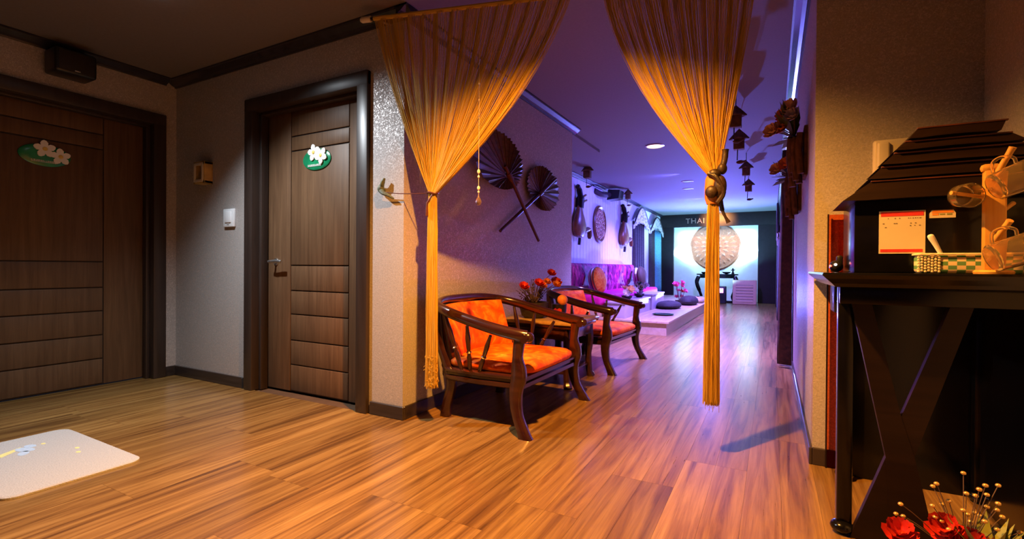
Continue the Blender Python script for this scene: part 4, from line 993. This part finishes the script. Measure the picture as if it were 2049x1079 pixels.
# ================================================================== RIGHT CORRIDOR WALL
def wall_planter(label, y, z0, z1, xo, blooms, seed):
    t = thing('wall_planter', label, 'wall planter', (0.17, y, z0)); rr = random.Random(seed)
    for k in range(7):
        yy = y - 0.10 + k * 0.033; xx = 0.15 - 0.055 * math.sin(PI * (k + 0.5) / 7); zb = z0 - rr.uniform(0, 0.09)
        obj('bark_strip', MB().tube(smoothpath([(xx, yy, zb), (xx - 0.012, yy + rr.uniform(-.01, .01), (z0 + z1) / 2), (xx - 0.006, yy, z1 + rr.uniform(-0.03, 0.02))], 3), 0.018, 7), M_BARK, t, world=True)
    obj('back_board', MB().cbox(0.152, 0.170, y - 0.10, y + 0.11, z0 - 0.03, z1 + 0.03, 0.004), M_BARK, t, world=True)
    lf = MB()
    for k in range(34):
        a = rr.uniform(0, 2 * PI); p0 = Vector((0.11, y, z1 - 0.01)); d = Vector((-rr.uniform(-0.02, 0.12), math.cos(a) * 0.16, rr.uniform(-0.04, 0.20)))
        s_ = d.cross(Vector((0.3, 0.2, 1))).normalized() * 0.018; pm = p0 + d * 0.6
        lf.add([tuple(p0), tuple(pm + s_), tuple(p0 + d), tuple(pm - s_)], [(0, 1, 2, 3)])
    o = obj('leaves', lf, M_LEAF, t, world=True, smooth=False, solid=0.001); o['kind'] = 'stuff'
    for (dx, dy, dz, r, mt) in blooms:
        fm = MB(); r *= 1.1; p = Vector((0.09 + dx, y + dy - 0.06, z1 + dz))
        for lay in range(3): petals(fm, p, (-0.5, -0.7, 0.4), r * (1 - 0.2 * lay), 6, lay * 0.5, 0.3 + 0.25 * lay, 0.6)
        bl = obj('bloom', fm, mt, t, world=True, ang=180)
        obj('stem', MB().tube([(0.11, y, z1 - 0.02), (Vector((0.11, y, z1)) + p) / 2, p], 0.003, 5), M_TWIG, bl, world=True)
wall_planter('upper bark wall planter with peach artificial flowers, right corridor wall', 3.28, 1.46, 1.68, 0, [(-0.09, 0.02, 0.02, 0.045, M_PEACH), (-0.045, 0.02, 0.035, 0.045, M_ORP), (-0.03, 0.03, 0.06, 0.04, M_PEACH), (-0.035, 0.05, 0.115, 0.04, M_ORP), (0.0, -0.04, 0.13, 0.045, M_PEACH), (0.01, -0.09, 0.07, 0.04, M_GREYP)], 3)
wall_planter('lower bark wall planter with dusky flowers, farther along the right corridor wall', 3.95, 1.33, 1.56, 0, [(-0.06, 0.0, 0.03, 0.045, M_PEACH), (-0.02, 0.0, 0.06, 0.04, M_ORP), (-0.005, -0.05, 0.055, 0.045, M_ORP)], 5)

def drape(label, x, y0, y1, z0, z1, depth, sgn, mat, nf, name='window_drape', val=None, group=None):
    """pleated drape hanging in the plane x, depth towards +x*sgn"""
    t = thing(name, label, 'curtain', (x, (y0 + y1) / 2, z0), group=group)
    n = nf * 8; pts = []
    f = MB()
    def P(u, v):
        y = y0 + (y1 - y0) * u; fold = 0.5 - 0.5 * math.cos(2 * PI * nf * u)
        return (x + sgn * (0.012 + (depth - 0.015) * fold * (0.75 + 0.25 * (1 - v))), y, z0 + (z1 - z0) * v)
    f.grid(P, n + 1, 9)
    obj('cloth', f, mat, t, world=True, solid=0.005, ang=180)
    if val: valance(t, x, *val, sgn)
    return t
def valance(t, x, ya, yb, zb, zm, zt, sgn):
    """pointed arch valance with a scalloped lower edge"""
    n = 16
    upper = []
    for k in range(n + 1):
        u = k / n; q = 1 - abs(2 * u - 1); upper.append((ya + (yb - ya) * u, zb + 0.12 + (zt - zb - 0.12) * (math.sin(q * PI / 2) ** 1.25)))
    lower = [(ya + (yb - ya) * (1 - k / n), zb + (zm - zb) * math.sin(PI * k / n) ** 0.8 + 0.018 * math.cos(k * PI)) for k in range(n + 1)]
    m = MB(); h = n + 1
    for off0, off1 in ((0.085, 0.10),):
        vs = [(x + sgn * off0, y, z) for y, z in upper] + [(x + sgn * off0, y, z) for y, z in reversed(lower)] + [(x + sgn * off1, y, z) for y, z in upper] + [(x + sgn * off1, y, z) for y, z in reversed(lower)]
        fs = []
        for k in range(n):
            fs += [(k, k + 1, h + k + 1, h + k), (2 * h + k, 3 * h + k, 3 * h + k + 1, 2 * h + k + 1), (k, 2 * h + k, 2 * h + k + 1, k + 1), (h + k, h + k + 1, 3 * h + k + 1, 3 * h + k)]
        fs += [(0, h, 3 * h, 2 * h), (n, 2 * h + n, 3 * h + n, h + n)]
        m.add(vs, fs)
    obj('valance', m, M_LEOP, t, world=True, smooth=False)
    obj('valance_trim', MB().tube([(x + sgn * 0.10, y, z) for y, z in upper], 0.018, 6), M_DRAPE, t, world=True)
M_DRAPEW = simple('brown_drape', (0.045, 0.016, 0.008), 0.75, var=0.6, scale=26)
drape('tall dark brown drape on the right corridor wall, the nearest one', 0.17, 5.02, 5.34, 0.03, 1.98, 0.125, -1, M_DRAPEW, 3)
drape('dark drape far along the right corridor wall under a pointed valance', 0.17, 8.9, 9.6, 0.06, 1.6, 0.10, -1, M_DRAPE, 4, val=(7.9, 10.0, 1.30, 1.5, 1.95))
drape('dark drape on the right wall close to the niche', 0.17, 11.9, 12.6, 0.06, 1.9, 0.10, -1, M_DRAPE, 4)

# ================================================================== SOFA ALCOVE
t = thing('raised_platform', 'low wooden platform carrying the sofa along the corridor', 'platform', (-2.0, 10.3, 0))
obj('riser', MB().box(-2.795, -1.23, 6.63, 13.2, 0, 0.16), M_PLAT, t, world=True, smooth=False)
for k in range(10):
    x0 = -2.795 + k * 0.16; obj('deck_board', MB().cbox(x0, x0 + 0.158, 6.60, 13.22, 0.16, 0.188, 0.003, 1), M_PLAT, t, world=True, smooth=False)
t = thing('sofa', 'long sofa with purple floral back and plain magenta seat on the platform', 'sofa', (-2.45, 7.9, 0.188))
obj('base', MB().cbox(-2.76, -2.17, 5.62, 10.45, 0.1885, 0.36, 0.01) if False else MB().cbox(-2.76, -2.17, 6.63, 10.45, 0.1885, 0.36, 0.01), M_CREAM, t, world=True)
obj('seat_cushion', MB().cbox(-2.70, -2.12, 6.60, 8.52, 0.36, 0.50, 0.05, 4), M_MAG, t, world=True)
obj('seat_cushion', MB().cbox(-2.70, -2.12, 8.53, 10.47, 0.36, 0.50, 0.05, 4), M_MAG, t, world=True)
for (a, b_) in ((6.62, 8.50), (8.52, 10.40)):
    bk = obj('back_cushion', MB().cbox(-2.79, -2.60, a, b_, 0.45, 0.965, 0.045, 4), M_PURPLE, t, world=True)
    for r_ in range(2):
        for k in range(5): obj('button', MB().ball((-2.598, a + 0.2 + k * 0.37 - (r_ % 2) * 0.0, 0.64 + r_ * 0.17), (0.010, 0.022, 0.022), 8, 6), M_PURPLE, bk, world=True)
def pillow(label, c, r, mat, tilt):
    m = MB(); n, k = 20, 12
    Mx = Matrix.Translation(c) @ Matrix.Rotation(tilt, 4, 'Z') @ Matrix.Rotation(R(-10), 4, 'Y')
    m.ball((0, 0, 0), (0.085, r, r), n, k, Mx)
    o = thing('pillow', label, 'pillow', c); m.v = [tuple(Vector(v)) for v in m.v]
    obj('cover', m, mat, o, world=True); 
    obj('piping', MB().tube([tuple(Mx @ Vector((0, math.cos(a) * r * 1.0, math.sin(a) * r * 1.0))) for a in [2 * PI * q / 28 for q in range(28)]], 0.008, 6, closed=True), M_PILD, o, world=True)
pillow('orange patterned pillow at the near end of the purple sofa', (-2.31, 7.10, 0.71), 0.20, M_PILO, R(-6))
pillow('pale pillow right behind the orange one on the purple sofa', (-2.48, 7.40, 0.70), 0.19, M_PILW, R(0))
pillow('dark olive pillow at the far end of the purple sofa', (-2.31, 9.86, 0.72), 0.21, M_PILD, R(-6))
pillow('white pillow right behind the olive one on the purple sofa', (-2.48, 10.16, 0.71), 0.20, M_PILW, R(0))
def low_table(label, x0, x1, y0, y1, zt):
    t = thing('low_table', label, 'table', ((x0 + x1) / 2, (y0 + y1) / 2, 0.188))
    obj('tabletop', MB().cbox(x0, x1, y0, y1, zt - 0.025, zt, 0.005), M_GREYBOX, t, world=True)
    obj('body', MB().cbox(x0 + 0.015, x1 - 0.012, y0 + 0.02, y1 - 0.02, 0.1885, zt - 0.024, 0.004), M_GREYBOX, t, world=True)
low_table('long pale low table before the sofa, the nearer block', -2.10, -1.80, 6.72, 8.32, 0.415)
low_table('pale low table before the sofa, the farther and taller block', -2.10, -1.78, 8.36, 9.40, 0.455)
def posy(label, c, n, spread, hgt, mats, seed, vase=True):
    t = thing('flower_arrangement', label, 'flowers', c); rr = random.Random(seed)
    obj('bowl', MB().lathe([(0.04, 0), (0.07, 0.02), (0.085, 0.06), (0.075, 0.06), (0.0001, 0.04)], 14, (c[0], c[1], c[2] + 0.0005)), M_BASK, t, world=True)
    for k in range(n):
        a = rr.uniform(0, 2 * PI); q = spread * math.sqrt(rr.random()); p = Vector((c[0] + math.cos(a) * q * 0.6, c[1] + math.sin(a) * q, c[2] + 0.07 + hgt * rr.random()))
        fm = MB(); 
        for lay in range(2): petals(fm, p, (0.4 * math.cos(a) + 0.4, 0.4 * math.sin(a) - 0.4, 0.7), 0.06 * (1 - 0.3 * lay), 5, lay * 0.6, 0.3 + 0.3 * lay, 0.6)
        b = obj('bloom', fm, rr.choice(mats), t, world=True, ang=180)
        obj('stem', MB().tube([(c[0], c[1], c[2] + 0.04), p], 0.004, 4), M_TWIG, b, world=True)
posy('cream and dusky flowers on the nearer pale low table', (-1.95, 7.35, 0.415), 9, 0.24, 0.10, [M_GREYP, M_PEACH, M_PILW], 4)
posy('dark dried bouquet between the two pale low tables', (-1.93, 8.05, 0.415), 10, 0.22, 0.17, [M_GREYP, M_LEAF, M_GREYP], 6)
posy('pink orchids on the platform behind the floor cushions', (-1.66, 10.3, 0.188), 11, 0.18, 0.34, [M_PINKP, M_REDP, M_PINKP], 8)
def floor_cushion(label, c, rx, ry, h, mat):
    o = thing('floor_cushion', label, 'cushion', c)
    obj('cover', MB().lathe([(0.0001, 0.001), (0.7, 0.002), (0.95, 0.2), (1.0, 0.42), (0.93, 0.68), (0.7, 0.9), (0.35, 1.0), (0.0001, 0.97)], 26, M=Matrix.Translation(c) @ Matrix.Diagonal((rx, ry, h, 1))), mat, o, world=True)
    obj('button', MB().ball((c[0], c[1], c[2] + h * 0.98), (0.03, 0.03, 0.012), 10, 6), M_PILD, o, world=True)
floor_cushion('dark round floor cushion on the platform edge, the nearer one', (-1.62, 8.95, 0.1882), 0.21, 0.40, 0.125, M_CUSH)
floor_cushion('dark humped floor cushion on the platform, the farther one', (-1.43, 10.0, 0.1882), 0.17, 0.36, 0.17, M_CUSH)
floor_cushion('paler floor cushion right behind the dark humped one', (-1.36, 10.75, 0.1882), 0.15, 0.3, 0.12, M_CREAM)
tag(obj('tray', MB().lathe([(0.0001, 0), (0.13, 0.0), (0.16, 0.018), (0.152, 0.018), (0.125, 0.005), (0.0001, 0.005)], 20), M_LACQ, loc=(-1.45, 7.55, 0.1885)), 'small dark tray lying on the bare platform corner', 'tray')

t = thing('added_floor_uplight', 'tiny black fixture added on the platform end to source the blue ceiling light, behind the right golden curtain tail', 'added lamp', (-1.33, 12.94, 0.188))  # invented housing for the two added blue sources
obj('housing', MB().lathe([(0.05, 0.0005), (0.05, 0.05), (0.056, 0.055), (0.056, 0.064), (0.046, 0.064), (0.044, 0.045), (0.0001, 0.045)], 18, (-1.33, 12.94, 0.188)), M_BLACK, t, world=True)
obj('lens', MB().lathe([(0.043, 0.046), (0.0001, 0.049)], 18, (-1.33, 12.94, 0.188)), emit('added_blue_lens', (0.2, 0.35, 1.0), 4.0), t, world=True)

# ---- wall hangings over the sofa
def lute(label, y, z, s_, lean):
    t = thing('wall_instrument', label, 'instrument', (-2.80, y, z))
    Mx = Matrix.Translation((-2.74, y, z)) @ Matrix.Rotation(lean, 4, 'X') @ Matrix.Scale(s_, 4)
    def part(nm, m, mat, par=None):
        m.v = [tuple(Mx @ Vector(v)) for v in m.v]; return obj(nm, m, mat, par or t, world=True)
    m = MB()
    prof = [(0.0001, -0.30), (0.16, -0.28), (0.27, -0.18), (0.29, -0.06), (0.23, 0.08), (0.13, 0.22), (0.08, 0.34)]
    vs = []; k = 18
    for r_, z_ in prof:
        for j in range(k):
            a = 2 * PI * j / k; vs.append((math.cos(a) * (0.02 + r_ * 0.34), math.sin(a) * r_, z_))
    fs = [(i * k + j, i * k + (j + 1) % k, (i + 1) * k + (j + 1) % k, (i + 1) * k + j) for i in range(len(prof) - 1) for j in range(k)] + [tuple(range(k)), tuple((len(prof) - 1) * k + j for j in range(k))]
    part('body', m.add(vs, fs), M_TEAK)
    part('neck', MB().tube(smoothpath([(0.0, 0, 0.30), (0.01, 0, 0.5), (-0.01, -0.02, 0.66), (-0.03, -0.10, 0.74)], 4), [0.085] * 5 + [0.06] * 4 + [0.05] * 3 + [0.035], 10), M_DKWOOD)
    part('sound_disc', MB().ball((0.10, 0.02, -0.07), (0.014, 0.075, 0.075), 14, 8), M_PILW)
    for q in (0, 1): part('peg', MB().tube([(0.02, 0.02, 0.40 + 0.10 * q), (0.05, 0.26 - 0.05 * q, 0.50 + 0.10 * q)], [0.03, 0.022], 8), M_TEAK)
    part('foot', MB().tube(smoothpath([(0.04, 0.18, -0.15), (0.08, 0.38, -0.10), (0.09, 0.40, -0.28)], 4), [0.06] * 4 + [0.05] * 4 + [0.03], 8), M_TEAK)
    part('strap', MB().tube([(0.06, -0.10, -0.32), (0.05, -0.10, -0.46)], 0.03, 6), M_BLACK)
lute('carved brown instrument hung on the boarded wall, the nearer one', 7.38, 1.62, 0.80, R(-4))
lute('carved brown instrument hung on the boarded wall beside the valance', 10.05, 1.60, 0.82, R(-3))
t = thing('wall_disc', 'round carved wooden disc between the two hung instruments', 'wall decoration', (-2.80, 8.55, 1.69))
My = Matrix.Translation((-2.80, 8.55, 1.69)) @ Matrix.Rotation(R(90), 4, 'Y')
def lathe_disc(t, Mx, rad, prof, mat, name):
    m = MB().lathe([(r * rad, z) for r, z in prof], 36); m.v = [tuple(Mx @ Vector(v)) for v in m.v]; return obj(name, m, mat, t, world=True)
lathe_disc(t, My, 0.34, [(1.0, 0.001), (1.0, 0.03), (0.92, 0.05), (0.86, 0.035), (0.8, 0.02), (0.0001, 0.02)], M_TEAK, 'rim')
cv = MB()
for ring, (q, n, s_) in enumerate(((0.70, 18, 0.075), (0.48, 12, 0.075), (0.26, 7, 0.075), (0.0, 1, 0.09))):
    for k in range(n):
        a = 2 * PI * k / n + ring * 0.3; cv.ball(tuple(My @ Vector((0.34 * q * math.cos(a), 0.34 * q * math.sin(a), 0.026))), (0.018, s_ * 0.55, s_ * 0.55), 8, 6)
o = obj('carving', cv, M_CARVE, t, world=True); o['kind'] = 'stuff'
t = thing('wall_speaker', 'black speaker on a bracket high on the boarded wall', 'speaker', (-2.80, 8.6, 2.2))
sp = [(7.95, 2.31), (8.5, 2.25), (8.7, 2.28), (9.20, 2.30), (9.20, 2.145), (8.6, 2.14), (8.15, 2.17)]
obj('cabinet', MB().prism([(-2.70, 2.15), (-2.48, 2.17), (-2.46, 2.32), (-2.68, 2.34)], 8.72, 9.0, 'y'), M_BLACK, t, world=True)
obj('bracket', MB().tube(smoothpath([(-2.80, 8.30, 2.27), (-2.72, 8.45, 2.22), (-2.66, 8.74, 2.24)], 4), 0.05, 8), M_DRAPE, t, world=True)
def chime(label, p, s_=1.0, group='birdhouse mobiles hung from the corridor ceiling'):
    x, y, z = p
    t = thing('birdhouse_mobile', label, 'mobile', (x, y, CZ), group=group)
    obj('string', MB().tube([(x, y, CZ - 0.002), (x, y, z)], 0.004, 5), M_BLACK, t, world=True)
    h = obj('house', MB().cbox(x - 0.045 * s_, x + 0.045 * s_, y - 0.045 * s_, y + 0.045 * s_, z - 0.10 * s_, z, 0.006), M_CARVE if s_ < 0 else M_BARK, t, world=True)
    obj('roof', MB().lathe([(0.085 * s_, 0), (0.088 * s_, 0.008), (0.05 * s_, 0.05 * s_), (0.0001, 0.10 * s_)], 4, (x, y, z - 0.005)), M_BARK, h, world=True, smooth=False)
    obj('hanging_cord', MB().tube([(x - 0.012, y, z - 0.10 * s_), (x - 0.015, y, z - 0.20 * s_)], 0.005, 5), M_BLACK, t, world=True)
    obj('bird', MB().ball((x + 0.012 * s_, y, z - 0.215 * s_), (0.035 * s_, 0.02 * s_, 0.018 * s_), 10, 6).tube([(x + 0.035 * s_, y, z - 0.215 * s_), (x + 0.065 * s_, y, z - 0.205 * s_)], [0.012 * s_, 0.006], 6), M_BARK, t, world=True)
chime('nearest birdhouse mobile on the right, half hidden by the golden curtain', (-0.285, 4.55, 2.20))
chime('largest fully seen birdhouse mobile right of the golden curtain', (-0.295, 5.2, 2.16), 1.05)
chime('middle small birdhouse mobile on the right of the corridor ceiling', (-0.305, 6.9, 2.19), 1.0)
chime('farthest small birdhouse mobile on the right of the corridor ceiling', (-0.32, 8.0, 2.14), 1.0)
chime('birdhouse mobile at the near left, by the boarded wall', (-2.42, 6.85, 2.33), 1.1)
chime('birdhouse mobile at the far left before the pointed valance', (-2.42, 9.15, 2.30), 1.0)

drape('dark patterned drape under the nearer pointed leopard valance, left wall', -2.80, 10.98, 11.95, 0.20, 1.95, 0.085, 1, M_DRAPE, 5, val=(10.7, 12.35, 1.74, 1.95, 2.31))
drape('dark drape left of the teal one under the farther pointed valance', -2.80, 12.62, 13.12, 0.20, 1.90, 0.085, 1, M_DRAPE, 3)
drape('blue teal lit drape under the farther pointed leopard valance', -2.80, 13.16, 13.98, 0.20, 1.90, 0.085, 1, M_DRAPEB, 4, val=(12.4, 14.06, 1.74, 1.95, 2.24))

# ================================================================== NICHE AT THE CORRIDOR END
t = thing('niche_surround', 'black panelled surround with gilt letters framing the floodlit niche', 'niche surround', (-1.35, FARY, 0))
obj('fascia', MB().cbox(-2.80, 0.17, FARY, FARY + 0.12, 2.035, CZ - 0.0, 0.004), M_FASC, t, world=True)
obj('column', MB().cbox(-2.80, -2.44, FARY, FARY + 0.12, 0, 2.034, 0.004), M_FASC, t, world=True)
obj('column', MB().cbox(-0.33, 0.17, FARY, FARY + 0.12, 0, 2.034, 0.004), M_FASC, t, world=True)
cu_ = bpy.data.curves.new('letters', 'FONT'); cu_.body = 'THAI'; cu_.size = 0.20; cu_.extrude = 0.01; cu_.align_x = 'LEFT'; cu_.space_character = 1.15
fo = bpy.data.objects.new('letters_source', cu_); COL.objects.link(fo)
bpy.context.view_layer.update()
me = bpy.data.meshes.new_from_object(fo.evaluated_get(bpy.context.evaluated_depsgraph_get()))
bpy.data.objects.remove(fo, do_unlink=True)
mb = MB(); Mx = Matrix.Translation((-2.12, FARY - 0.011, 2.13)) @ Matrix.Rotation(R(90), 4, 'X')
mb.add([v.co[:] for v in me.vertices], [tuple(p.vertices) for p in me.polygons], Mx); bpy.data.meshes.remove(me)
obj('lettering', mb, M_LETTER, t, world=True, smooth=False)
struct('trim_7', MB().box(-2.80, 0.17, FARY + 0.12, NB, 2.30, CZ - 0.001), M_NICHE, 'white ceiling box inside the floodlit niche', 'niche ceiling')
t = thing('lotus_medallion', 'big round carved wooden medallion on the floodlit niche wall', 'wall decoration', (-1.41, NB, 1.50))
Mz = Matrix.Translation((-1.41, NB, 1.50)) @ Matrix.Rotation(R(90), 4, 'X')
lathe_disc(t, Mz, 0.66, [(1.0, 0.001), (1.0, 0.03), (0.94, 0.06), (0.88, 0.035), (0.0001, 0.03)], M_MEDAL, 'rim')
for (q0, q1, n, hh, w) in ((0.58, 0.90, 24, 0.05, 0.62), (0.30, 0.60, 16, 0.058, 0.62), (0.08, 0.32, 8, 0.066, 0.65)):
    for k in range(n):
        a = 2 * PI * k / n; m = MB(); r0, r1 = 0.66 * q0, 0.66 * q1; wd = PI * (r0 + r1) / 2 / n * w * 1.5
        L = r1 - r0
        m.add([(r0, 0, 0.031), (r0 + L * 0.55, -wd, 0.032), (r1, 0, 0.031), (r0 + L * 0.55, wd, 0.032), (r0 + L * 0.5, 0, hh)], [(0, 1, 4), (1, 2, 4), (2, 3, 4), (3, 0, 4), (0, 3, 2, 1)], Mz @ Matrix.Rotation(a, 4, 'Z'))
        obj('petal', m, M_MEDAL, t, world=True, smooth=False)
obj('boss', MB().ball((-1.41, NB - 0.055, 1.50), (0.06, 0.05, 0.06), 14, 8), M_MEDAL, t, world=True)

t = thing('console_table', 'black half-round console with curved legs under the medallion', 'console table', (-1.30, 13.85, 0))
hp = [(-1.30 + 0.52 * math.cos(a), 14.05 - 0.30 * math.sin(a)) for a in [PI * k / 20 for k in range(21)]]
obj('tabletop', MB().prism(hp, 0.720, 0.752, 'z'), M_LACQ, t, world=True)
hp2 = [(-1.30 + 0.44 * math.cos(a), 14.04 - 0.24 * math.sin(a)) for a in [PI * k / 20 for k in range(21)]]
obj('apron', MB().prism(hp2, 0.64, 0.721, 'z'), M_LACQ, t, world=True)
for (x, y, o_) in ((-1.69, 13.95, -1), (-1.30, 13.82, 0), (-0.91, 13.95, 1)):
    obj('leg', MB().tube(smoothpath([(x + 0.05 * o_, y - 0.05, 0.68), (x + 0.10 * o_, y - 0.07, 0.52), (x + 0.03 * o_, y - 0.02, 0.28), (x - 0.01 * o_, y, 0.12), (x + 0.06 * o_, y - 0.04, 0.012)], 5), [0.055] * 5 + [0.05] * 5 + [0.038] * 5 + [0.03] * 6, 10), M_LACQ, t, world=True)
obj('plinth', MB().cbox(-1.66, -0.90, 13.84, 14.02, 0.0, 0.05, 0.01), M_LACQ, t, world=True)
tag(obj('bowl', MB().lathe([(0.03, 0), (0.08, 0.02), (0.12, 0.055), (0.112, 0.055), (0.0001, 0.02)], 18), M_LACQ, loc=(-1.06, 13.93, 0.7525)), 'wide black bowl on the half-round console', 'bowl')
tag(obj('bowl', MB().lathe([(0.03, 0), (0.05, 0.015), (0.07, 0.05), (0.062, 0.05), (0.0001, 0.02)], 18), M_LACQ, loc=(-1.62, 13.93, 0.7525)), 'small dark cup at the left end of the half-round console', 'cup')
t = thing('small_figurine', 'tiny dark figurine beside the wide bowl on the half-round console', 'figurine', (-0.91, 13.98, 0.7525))
obj('body', MB().lathe([(0.04, 0), (0.03, 0.03), (0.018, 0.07), (0.03, 0.10), (0.022, 0.14), (0.0001, 0.16)], 12, (-0.91, 13.98, 0.7527)), M_DKWOOD, t, world=True)
obj('wings', MB().tube([(-0.96, 13.98, 0.86), (-0.91, 13.98, 0.83), (-0.86, 13.98, 0.87)], [0.008, 0.014, 0.008], 6), M_DKWOOD, t, world=True)
t = thing('heater', 'small black heater with a pink glowing panel under the console', 'heater', (-1.18, 13.58, 0))
obj('case', MB().cbox(-1.32, -1.03, 13.52, 13.64, 0.001, 0.44, 0.02, 3), M_BLACK, t, world=True)
obj('glow_panel', MB().cbox(-1.24, -1.10, 13.512, 13.524, 0.27, 0.39, 0.004), M_PINKL, t, world=True)
t = thing('air_purifier', 'tan box-shaped air purifier with slatted front by the niche', 'air purifier', (-0.60, 13.5, 0))
obj('case', MB().cbox(-0.875, -0.335, 13.38, 13.68, 0.001, 0.61, 0.02, 3), M_TANP, t, world=True)
for k in range(6):
    z = 0.06 + k * 0.072; obj('slat', MB().cbox(-0.80, -0.41, 13.366, 13.386, z, z + 0.05, 0.006, 2), M_TANP, t, world=True)
    obj('slat_gap', MB().box(-0.80, -0.41, 13.3785, 13.3805, z + 0.050, z + 0.072), M_TANS, t, world=True, smooth=False)
